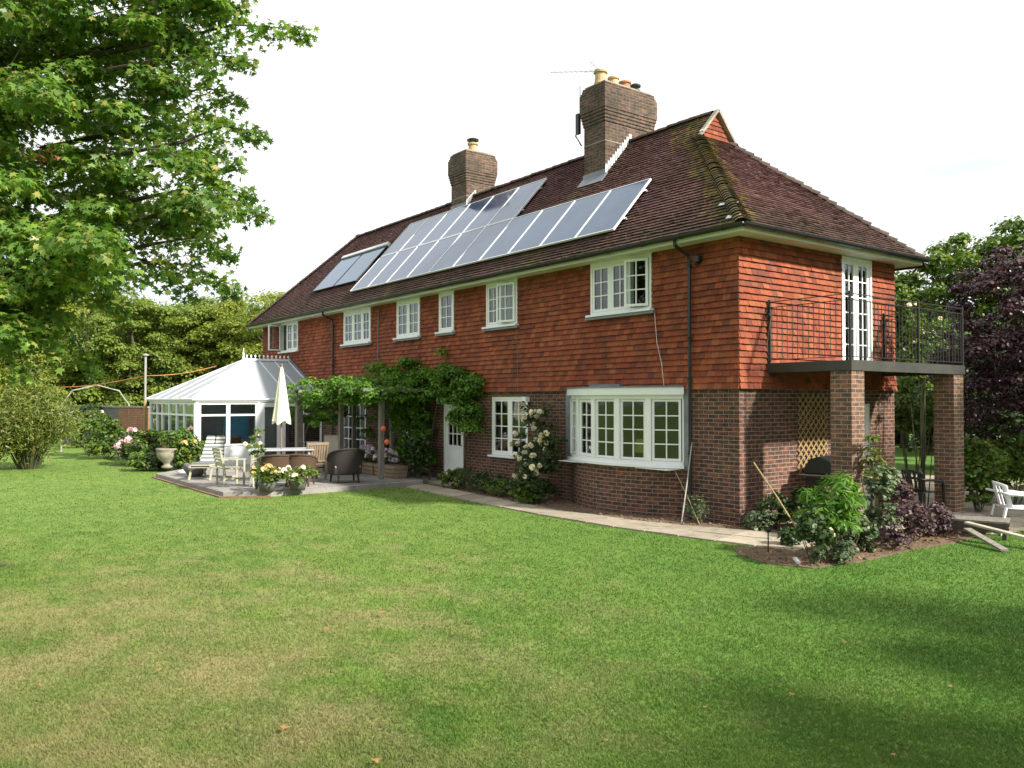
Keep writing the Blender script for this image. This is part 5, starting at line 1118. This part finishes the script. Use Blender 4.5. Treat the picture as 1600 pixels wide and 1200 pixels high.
# timber platform with loose boards
pf = empty('timber_platform', (2.85, 2.35, 0), R_(20), 'low dark timber platform standing on the grass edge', 'platform'); m = MB()
for k in range(6): m.box(-.5, .5, -.42 + k * .145, -.42 + k * .145 + .125, .26, .29)
m.build('top', M['wood_grey'], pf); m = MB(); m.box(-.48, .48, -.42, -.37, .12, .255); m.box(-.48, .48, .38, .43, .12, .255); m.build('rail', M['wood_dark'], pf)
for sx, sy in ((-.44, -.38), (.44, -.38), (-.44, .38), (.44, .38)): m = MB(); m.beam((sx, sy, 0), (sx, sy, .25), .06, .06); m.build('leg', M['wood_dark'], pf)
m = MB(); m.beam((3.0, 1.75, .27), (4.35, 1.62, .10), .12, .03); tag(m.build('loose_board', M['wood_pale'], None), 'long pale board propped off the timber platform towards the right', 'board', 'loose boards at the platform')
m = MB(); m.beam((3.1, 1.55, .20), (3.85, 1.05, .03), .12, .03); tag(m.build('loose_board', M['wood_grey'], None), 'shorter grey board fallen under the long pale one', 'board', 'loose boards at the platform')
# shrubs in the corner bed
def placeg(px, py): d = 2.2 * FOC / (py - 625); return place(px, d)
x, y = placeg(1292, 872); bush('green_shrub', 'bright fresh green bushy plant at the tip of the corner bed', 'shrub', (x, y, 0), .42, 1.12, M['l_bright'], 201, .12, 36, 66, .16, shape='long', lo=.14, stems=12, droop=1.6)
x, y = placeg(1270, 882); bush('dark_rose', 'dark leaved low plant at the foot of the bright shrub, towards the lawn', 'plant', (x, y, 0), .26, .72, M['l_dark'], 202, .08, 18, 40, .12, lo=.1, flowers=(M['p_white'], 3, .06, .3))
x, y = placeg(1322, 868); bush('grey_shrub', 'grey green leafy plant between bright shrub and pillar', 'shrub', (x, y, 0), .25, .8, M['l_grey'], 203, .07, 20, 46, .12, lo=.1)
x, y = placeg(1372, 850); bush('variegated_shrub', 'tall loose grey and yellow green shrub right of the near pillar', 'shrub', (x, y, 0), .3, 1.25, M['l_grey'], 204, .075, 34, 50, .13, lo=.06)
x, y = placeg(1362, 835); bush('yellow_climber', 'thin yellow green climber rising past the near pillar', 'climbing plant', (x, y, 0), .14, 1.85, M['l_bamb'], 205, .06, 16, 34, .09, lo=.3, stems=5)
for i, (px0, py0, r, h) in enumerate([(1425, 846, .36, .62), (1462, 838, .34, .5), (1405, 820, .24, .85)]):
    x, y = placeg(px0, py0); bush('purple_shrub', ['rounded dusky purple shrub at the front of the corner bed', 'low dusky purple shrub beside the timber platform', 'tall thin purple shrub behind the rounded one'][i], 'shrub', (x, y, 0), r, h, M['l_purple2'], 210 + i, .06, 34, 52, .12, lo=.08, group='purple shrubs in the corner bed')
for i, (x, y, r, h, lm, lab) in enumerate([(.55, .25, .32, .6, 'l_dark', 'dark fern like plant against the gable wall, left one'), (.95, .55, .34, .72, 'l_dark', 'dark bushy plant against the gable wall, right one'), (.5, -.1, .2, .3, 'l_grey', 'low grey weed at the house corner'), (1.35, .2, .22, .5, 'l_mid', 'thin green plant by the leaning cane')]):
    bush('wall_plant', lab, 'plant', (x, y, 0), r, h, M[lm], 220 + i, .07, 22, 46, .13, lo=.05)
m = MB(); m.beam((2.42, -1.95, .04), (2.6, -2.12, .03), .05, .03); tag(m.build('plant_label', M['white'], None), 'white plastic plant label lying on the soil at the bed tip', 'plant label')
m = MB(); m.lathe([(.01, 0), (.04, .02), (.045, .05), (.0, .07)], (0, 0, .3), 10, 1.3, 1); m.tube([(0, 0, 0), (0, 0, .32)], .01, 6); o = m.build('garden_light', M['black'], None); o.location = (1.85, -1.75, 0); tag(o, 'small black spike light at the left tip of the bed', 'garden light')
# plants right of second pillar
for i, (px0, d, r, h, lm, lab) in enumerate([(1528, 16.2, .4, 1.45, 'l_mid', 'thin leggy green shrub right of the far pillar'), (1582, 17.5, .75, 1.5, 'l_mid', 'rounded green shrub at the right edge behind the white chair'), (1555, 21.0, 1.0, 1.2, 'l_bright', 'low yellow green bush on the far lawn'), (1425, 19.0, .5, 3.0, 'l_mid', 'tall leafy shrub seen between house wall and far pillar')]):
    x, y = place(px0, d); bush('garden_shrub', lab, 'shrub', (x, y, 0), r, h, M[lm], 240 + i, .09, 40, 56, .2 if h < 2 else .24, lo=.1 if i != 3 else .35)

# ================================================================ LEFT GARDEN
def feather(label, px0, d, r, h, seed, ncl=70):
    x, y = place(px0, d); rng = np.random.default_rng(seed); root = empty('feathery_shrub', (x, y, 0), 0, label, 'shrub'); m = MB(); Ps = []; Ns = []
    for k in range(ncl):
        a = rng.uniform(0, 6.28); q = rng.random() ** .5; tip = Vector((math.cos(a) * r * q, math.sin(a) * r * q, h * (1 - .45 * q * q) * rng.uniform(.75, 1.05))); b = Vector((math.cos(a) * r * q * .2, math.sin(a) * r * q * .2, 0)); md = b.lerp(tip, .55) + Vector((0, 0, .12 * h))
        m.tube([b, md, tip], [.02, .012, .004], 4)
        for j in range(150):
            f = rng.uniform(.35, 1.05); p = (b.lerp(md, f / .55) if f < .55 else md.lerp(tip, (f - .55) / .45)); sp = .20 * h / 2.5; Ps.append(np.array(p) + rng.normal(size=3) * sp); Ns.append(rng.normal(size=3) + np.array([0, 0, .6]))
    m.build('stem', M['stem'], root); leaves('foliage', np.array(Ps), np.array(Ns), .14, 'long', M['l_bamb'], root, rng, droop=.2)
feather('large feathery yellow green shrub on the left lawn', 46, 26.5, 1.35, 3.0, 301, 110); feather('smaller feathery shrub cut by the left edge', -20, 25.5, 1.0, 2.2, 302, 60)
for i, (px0, d, r, h, lm, fl, lab) in enumerate([
    (140, 33, 1.0, 1.9, 'l_mid', 'p_pink', 'loose rose bush with a few pink blooms at the end of the left lawn'), (168, 31, 1.0, 1.6, 'l_mid', None, 'rounded green shrub before the brick garden wall'), (118, 38, 1.6, 2.1, 'l_dark', None, 'dark hedge like shrub in the gap of the left lawn'),
    (205, 28.5, .55, 1.15, 'l_grey', 'p_pink', 'low bush with pale pink hydrangea blooms nearest the lawn'), (228, 27.4, .6, 1.2, 'l_mid', 'p_pink', 'green bush with pale pink blooms left of the stone urn'), (250, 27.6, .6, 1.35, 'l_mid', None, 'green bush directly behind the stone urn'),
    (280, 25.8, .5, 1.35, 'l_bright', 'p_yellow', 'bright rose bush with yellow blooms by the conservatory corner'), (297, 25.6, .38, 1.25, 'l_mid', None, 'upright green bush against the conservatory post'), (226, 25.8, .45, .6, 'l_mid', None, 'low green clump on the lawn edge left of the urn'), (244, 25.9, .35, .5, 'l_grey', None, 'small grey green clump right beside the urn foot')]):
    x, y = place(px0, d); bush('flowering_bush', lab, 'bush', (x, y, 0), r, h, M[lm], 320 + i, .13 if d > 30 else .085, 34, 60, .26 if d > 30 else .2, lo=.06, flowers=(M[fl], 7 if i != 3 else 14, .16 if i != 3 else .2, .5) if fl else None)
x0, y0 = place(186, 37); x1, y1 = place(232, 34.5); m = MB(); A = Vector((x0, y0, 0)); Bv = Vector((x1, y1, 0)); d_ = (Bv - A).normalized(); nrm_ = Vector((-d_.y, d_.x, 0)); L = (Bv - A).length
V = [A + d_ * s + nrm_ * t + Vector((0, 0, z)) for z in (0, 1.85) for s, t in ((0, 0), (L, 0), (L, .22), (0, .22))]; uv = [(s, z) for z in (0, 1.85) for s in (0, L, L, 0)]; m.add(V, [(0, 1, 5, 4), (1, 2, 6, 5), (2, 3, 7, 6), (3, 0, 4, 7), (4, 5, 6, 7)], uv); gw = m.build('garden_wall', M['brick_orange'], None, fix=False); tag(gw, 'orange brick garden wall with a stone coping beside the washing line pole', 'wall')
m = MB(); m.beam(A - d_ * 8 + nrm_ * .11 + Vector((0, 0, 1.9)), Bv + nrm_ * .11 + Vector((0, 0, 1.9)), .3, .07); m.build('coping', M['stone'], gw)
m = MB(); V = [A - d_ * 8 + d_ * s + nrm_ * t + Vector((0, 0, z)) for z in (0, 1.85) for s, t in ((0, 0.02), (8, .02), (8, .2), (0, .2))]; m.add(V, [(0, 1, 5, 4), (1, 2, 6, 5), (2, 3, 7, 6), (3, 0, 4, 7), (4, 5, 6, 7)]); m.build('wall_extension', M['stone_dark'], gw, fix=False)
# rose arch
x, y = place(150, 36); ar = empty('rose_arch', (x, y, 0), face_cam(x, y, 0), 'thin metal garden arch over the brick wall', 'arch'); m = MB()
for s in (0, .5): m.tube([(s, -1.3, 0), (s, -1.3, 2.0), (s, -.9, 2.6), (s, 0, 2.85), (s, .9, 2.6), (s, 1.3, 2.0), (s, 1.3, 0)], .03, 6)
m.build('frame', M['pole'], ar)
# washing line
wx, wy = place(227, 30); m = MB(); wp = empty('line_pole', (wx, wy, 0), 0, 'tall thin washing line pole left of the conservatory', 'pole'); m.tube([(0, 0, 0), (0, 0, 2.2)], .055, 8); m.build('lower_tube', M['bamboo'], wp); m = MB(); m.tube([(0, 0, 2.2), (0, 0, 3.8)], .04, 8); m.lathe([(.02, 0), (.11, .03), (.11, .07), (.02, .1)], (0, 0, 3.78), 10); m.build('upper_tube', M['pole'], wp)
ax_, ay_ = place(20, 33); bx_, by_ = place(338, 30.5); P0 = Vector((ax_, ay_, 2.83)); P1 = Vector((wx, wy, 3.08)); P2 = Vector((bx_, by_, 3.45))
m = MB(); pts = [P0.lerp(P1, k / 10) - Vector((0, 0, .25 * math.sin(math.pi * k / 10))) for k in range(10)] + [P1.lerp(P2, k / 8) - Vector((0, 0, .10 * math.sin(math.pi * k / 8))) for k in range(9)]; m.tube(pts, .014, 5); tag(m.build('washing_line', M['rope'], None), 'orange washing line stretched across the left garden', 'washing line')

# ================================================================ TREES
rng = np.random.default_rng(500)
order = ['first', 'second', 'third', 'fourth', 'fifth', 'sixth', 'seventh', 'eighth', 'ninth', 'tenth', 'eleventh', 'twelfth']
px_list = [-70, -10, 50, 105, 155, 205, 255, 300, 345, 390, 435]
for i, p in enumerate(px_list):
    d = 50 + 4 * math.sin(i * 2.3); x, y = place(p, d); h = [9.5, 9.2, 8.6, 8.8, 8.7, 8.1, 8.0, 8.2, 8.0, 8.4, 8.3][i]
    tree('woodland_tree', f'{["yellow green", "olive green"][i % 2]} woodland tree, {order[i]} from the left along the far wood edge', 'tree', (x, y, 0), h, 3.0, M['l_wood' if i % 2 == 0 else 'l_wood2'], 500 + i, .15, 160, 240, .74, .03, .2, group='trees of the left woodland edge', inner=.55)
# darker second row that closes the wood
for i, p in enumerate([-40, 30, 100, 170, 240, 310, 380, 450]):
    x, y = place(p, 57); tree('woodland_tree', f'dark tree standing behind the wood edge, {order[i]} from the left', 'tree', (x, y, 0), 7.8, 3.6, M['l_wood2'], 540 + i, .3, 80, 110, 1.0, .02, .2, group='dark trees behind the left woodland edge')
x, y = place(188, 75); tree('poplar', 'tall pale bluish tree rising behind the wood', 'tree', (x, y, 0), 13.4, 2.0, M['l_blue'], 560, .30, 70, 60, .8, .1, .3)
x, y = place(120, 85); tree('poplar', 'pale bluish tree mostly hidden behind the near maple leaves', 'tree', (x, y, 0), 14.5, 4.2, M['l_blue'], 561, .30, 90, 60, 1.0, .1, .3)
# right background
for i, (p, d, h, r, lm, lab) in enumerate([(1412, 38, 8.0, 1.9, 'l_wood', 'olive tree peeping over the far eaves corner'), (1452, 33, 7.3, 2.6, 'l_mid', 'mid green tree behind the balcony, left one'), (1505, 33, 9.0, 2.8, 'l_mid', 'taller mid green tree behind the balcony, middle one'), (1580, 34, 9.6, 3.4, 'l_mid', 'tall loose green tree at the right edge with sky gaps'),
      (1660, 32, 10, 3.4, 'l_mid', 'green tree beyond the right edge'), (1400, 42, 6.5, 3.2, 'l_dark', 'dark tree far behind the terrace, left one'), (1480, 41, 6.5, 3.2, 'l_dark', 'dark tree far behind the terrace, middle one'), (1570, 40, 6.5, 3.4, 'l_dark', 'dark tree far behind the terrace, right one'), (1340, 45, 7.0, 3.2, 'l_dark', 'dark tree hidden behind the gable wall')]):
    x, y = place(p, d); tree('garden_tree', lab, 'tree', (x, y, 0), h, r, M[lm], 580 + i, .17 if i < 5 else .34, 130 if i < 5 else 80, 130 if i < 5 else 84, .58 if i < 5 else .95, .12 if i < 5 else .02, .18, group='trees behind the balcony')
x, y = place(1500, 26.5); tree('evergreen_shrub', 'dark evergreen behind the far pillar', 'tree', (x, y, 0), 4.6, 1.9, M['l_dark'], 600, .16, 100, 80, .5, .05, .12)
x, y = place(1600, 24.5); tree('evergreen_shrub', 'dark evergreen under the purple tree', 'tree', (x, y, 0), 4.2, 2.0, M['l_dark'], 601, .16, 90, 80, .5, .05, .12)
x, y = place(1618, 18.2); tree('purple_plum_tree', 'dark purple leaved tree at the right edge', 'tree', (x, y, 0), 5.8, 2.0, M['l_purple'], 610, .08, 260, 190, .36, .10, .14, inner=.35)
for p, d, lab in ((1440, 27, 'thin pale trunked sapling on the far lawn'), (1536, 29, 'second pale sapling on the far lawn beyond the leggy shrub')):
    x, y = place(p, d); tree('sapling', lab, 'tree', (x, y, 0), 3.6, .8, M['l_mid'], int(p), .12, 26, 40, .3, .45, .05)
# trees beyond the right edge whose shade falls on the lawn
for i, (x, y, h, r) in enumerate([(15.4, -.1, 8.4, 2.4), (17.2, -2.6, 8.8, 2.3), (21.5, -4.8, 8.0, 2.6), (12.6, 9.6, 11.0, 2.5), (10.5, 12.8, 9.5, 2.4), (8.6, 8.6, 6.8, 1.9)]):
    tree('shade_tree', f'leafy tree beyond the right edge, {order[i]} along the boundary', 'tree', (x, y, 0), h, r, M['l_mid'], 640 + i, .26, 120 if i > 2 else 64, 90 if i > 2 else 55, .75, .12 if i > 2 else .2, .2, group='trees beyond the right edge')

# ---- near maple at the left
def maple():
    rng = np.random.default_rng(700)
    def W(px, py, d):
        p = CAM + d * (FW + (px - 800) / FOC * RT); return np.array([p[0], p[1], CAM[2] + d * (625 - py) / FOC])
    bx, by = place(-330, 9.8); root = empty('maple_tree', (bx, by, 0), 0, 'large near maple overhanging the lawn from the left edge', 'tree'); O = np.array([bx, by, 0])
    C = []; tips = []
    # crown mass: clusters, denser to the left, ragged towards the house
    right = [(-60, 372), (0, 366), (60, 300), (110, 300), (160, 262), (200, 330), (250, 335), (300, 350), (340, 330), (400, 285), (440, 235), (480, 95), (560, 70)]
    ys = [a for a, b in right]; xs_ = [b for a, b in right]
    k = 0
    while k < 700:
        py = rng.uniform(-480, 545); lim = np.interp(py, ys, xs_) if py > -60 else 372 + (-60 - py) * .35 if py > -250 else 420 - (-250 - py) * .8
        px = rng.uniform(-620, 1) if rng.random() < .38 else rng.uniform(-150, lim)
        if px > lim - 18: continue
        d = rng.uniform(7.6, 12.0)
        if px > 150 : d = rng.uniform(8.2, 10.6)
        C.append(W(px, py, d)); k += 1
    C = np.array(C)
    P, N = clump_leaves(rng, C, .38, 230, .65)
    # outer branches with leaf sprays (start, tip)
    br = [((250, 60), (480, 42), 8.6), ((220, 20), (350, 5), 8.6), ((240, 90), (330, 110), 8.4), ((260, 150), (375, 150), 9.0), ((280, 220), (412, 205), 8.6), ((270, 250), (372, 250), 9.2), ((270, 330), (412, 330), 8.8), ((260, 300), (392, 300), 9.2),
          ((240, 380), (365, 395), 8.8), ((220, 410), (375, 452), 8.6), ((200, 400), (300, 460), 9.3), ((90, 440), (190, 485), 9.0), ((20, 470), (90, 560), 8.4), ((0, 480), (40, 590), 8.2), ((60, 470), (150, 580), 10.5), ((230, 55), (300, 60), 8.8), ((250, 190), (350, 185), 9.6), ((230, 100), (395, 90), 9.4), ((160, 230), (340, 270), 8.2)]
    m = MB(); PP = [P]; NN = [N]
    for (a, b, d) in br:
        p0 = W(a[0], a[1], d + .3); p1 = W(b[0], b[1], d); mid = (p0 + p1) / 2 + np.array([0, 0, .12]); st = W(a[0] - 190, a[1] + 40, d + .6)
        m.tube([tuple(q - O) for q in (st, p0, mid, p1)], [.035, .022, .012, .004], 6)
        L = np.linalg.norm(p1 - p0); n = int(L * 230)
        f = rng.random(n) ** .8; base = np.where(f[:, None] < .5, p0 + (mid - p0) * f[:, None] * 2, mid + (p1 - mid) * (f[:, None] - .5) * 2)
        w = .16 * (1.25 - f * .95); off = rng.normal(size=(n, 3)) * w[:, None] * np.array([1, 1, .75]); off[:, 2] -= .06; PP.append(base + off); NN.append(rng.normal(size=(n, 3)) * .6 + np.array([.1, -.2, .7]))
    # scaffold limbs
    tv = Vector((.3, .2, 6.5)); m.tube([(0, 0, -.1), (.05, 0, 1.5), (.1, .1, 3.2), (.2, .15, 5), tuple(tv)], [.34, .26, .22, .16, .08], 12)
    for c in C[::14]:
        T = Vector(c - O); z = min(max(T.z - 1.6, 1.8), 6.0); s = Vector((.1 + .02 * z, .05 * z * .5, z)); w_ = [Vector(rng.normal(size=3) * .16) for _ in range(4)]; m.tube([s, s.lerp(T, .25) + w_[0] + Vector((0, 0, .25)), s.lerp(T, .5) + w_[1] + Vector((0, 0, .35)), s.lerp(T, .75) + w_[2] + Vector((0, 0, .2)), T], [.034, .024, .016, .009, .004], 6)
    m.build('trunk', M['bark'], root, smooth=True)
    leaves('crown', np.concatenate(PP) - O, np.concatenate(NN), .078, 'star', M['l_maple'], root, rng, droop=1.1)
    # a cluster of dead russet leaves
    c = W(66, 238, 8.2); n = 30; leaves('dead_leaves', c - O + rng.normal(size=(n, 3)) * .07, rng.normal(size=(n, 3)), .055, 'long', M['l_russet'], root, rng)
maple()

# ---- litter on the beds
rng = np.random.default_rng(900); q = np.stack([rng.uniform(-9.2, 3.1, 30000), rng.uniform(-2.5, 2.4, 30000)], 1); ok = inside(BED, q[:, 0], q[:, 1]) | inside(BED3, q[:, 0], q[:, 1]) | (inside(BED2, q[:, 0], q[:, 1]) & (rng.random(30000) < .25)); q = q[ok]
o = leaves('leaf_litter', np.column_stack([q, rng.uniform(.018, .04, len(q))]), np.column_stack([rng.normal(size=(len(q), 2)) * .5, np.ones(len(q))]), .035, 'long', M['l_dead'], None, rng); tag(o, 'dry brown leaf and straw litter scattered over the planting beds', 'leaf litter', kind='stuff')
for i, (px0, py0, r_, h_, lm, lf, lab) in enumerate([(1312, 880, .13, .3, 'l_grey', .06, 'small tuft with pale leaves at the front of the bright shrub'), (1345, 862, .2, .55, 'l_dark', .07, 'dark green plant between the bright shrub and the tall grey shrub'), (1395, 858, .2, .35, 'l_purple2', .05, 'small purple plant left of the rounded purple shrub'), (1230, 852, .12, .25, 'l_dark', .06, 'tiny dark plant where the path meets the bed'), (1255, 838, .2, .4, 'l_mid', .06, 'green plant on the inner edge of the bed by the path'), (1440, 812, .25, .4, 'l_purple2', .06, 'low purple plant at the foot of the far pillar')]):
    x, y = placeg(px0, py0); bush('bed_plant', lab, 'plant', (x, y, 0), r_, h_, M[lm], 950 + i, lf, 18, 46, .1, lo=.02)
# ---- fallen leaves on the lawn
FL = sorted([(597, 963, .15), (512, 988, .12), (448, 1143, .10), (683, 1036, .08), (253, 1052, .09), (65, 1075, .08), (1235, 1090, .08), (1318, 1008, .07), (945, 1162, .05), (1558, 960, .07), (745, 1000, .08), (590, 1194, .12), (330, 900, .07), (160, 820, .05), (880, 1000, .05), (1046, 780 + 130, .06), (1390, 1185, .06), (1480, 1078, .07), (1180, 1015, .06), (860, 1080, .06), (120, 930, .06), (1100, 1110, .05)])
ordn = 'first second third fourth fifth sixth seventh eighth ninth tenth eleventh twelfth thirteenth fourteenth fifteenth sixteenth seventeenth eighteenth nineteenth twentieth twenty-first twenty-second'.split()
for i, (px0, py0, s) in enumerate(FL):
    x, y = placeg(px0, py0); s *= .62; rg = np.random.default_rng(800 + i); T = SH['star']; a = rg.uniform(0, 6.28); m = MB(); V = [(s * (u * math.cos(a) - v * math.sin(a)), s * (u * math.sin(a) + v * math.cos(a)), .038 + s * .35 * abs(u) + rg.uniform(0, .006)) for u, v in T - np.array([0, .4])]; m.add(V, [tuple(range(len(V)))])
    o = m.build('fallen_leaf', M['l_dead'], None, fix=False); o.location = (x, y, 0); tag(o, f'{"large" if s > .1 else "small"} dry brown leaf on the lawn, {ordn[i]} of the scattered leaves from the left', 'fallen leaf', 'dry leaves scattered on the lawn')
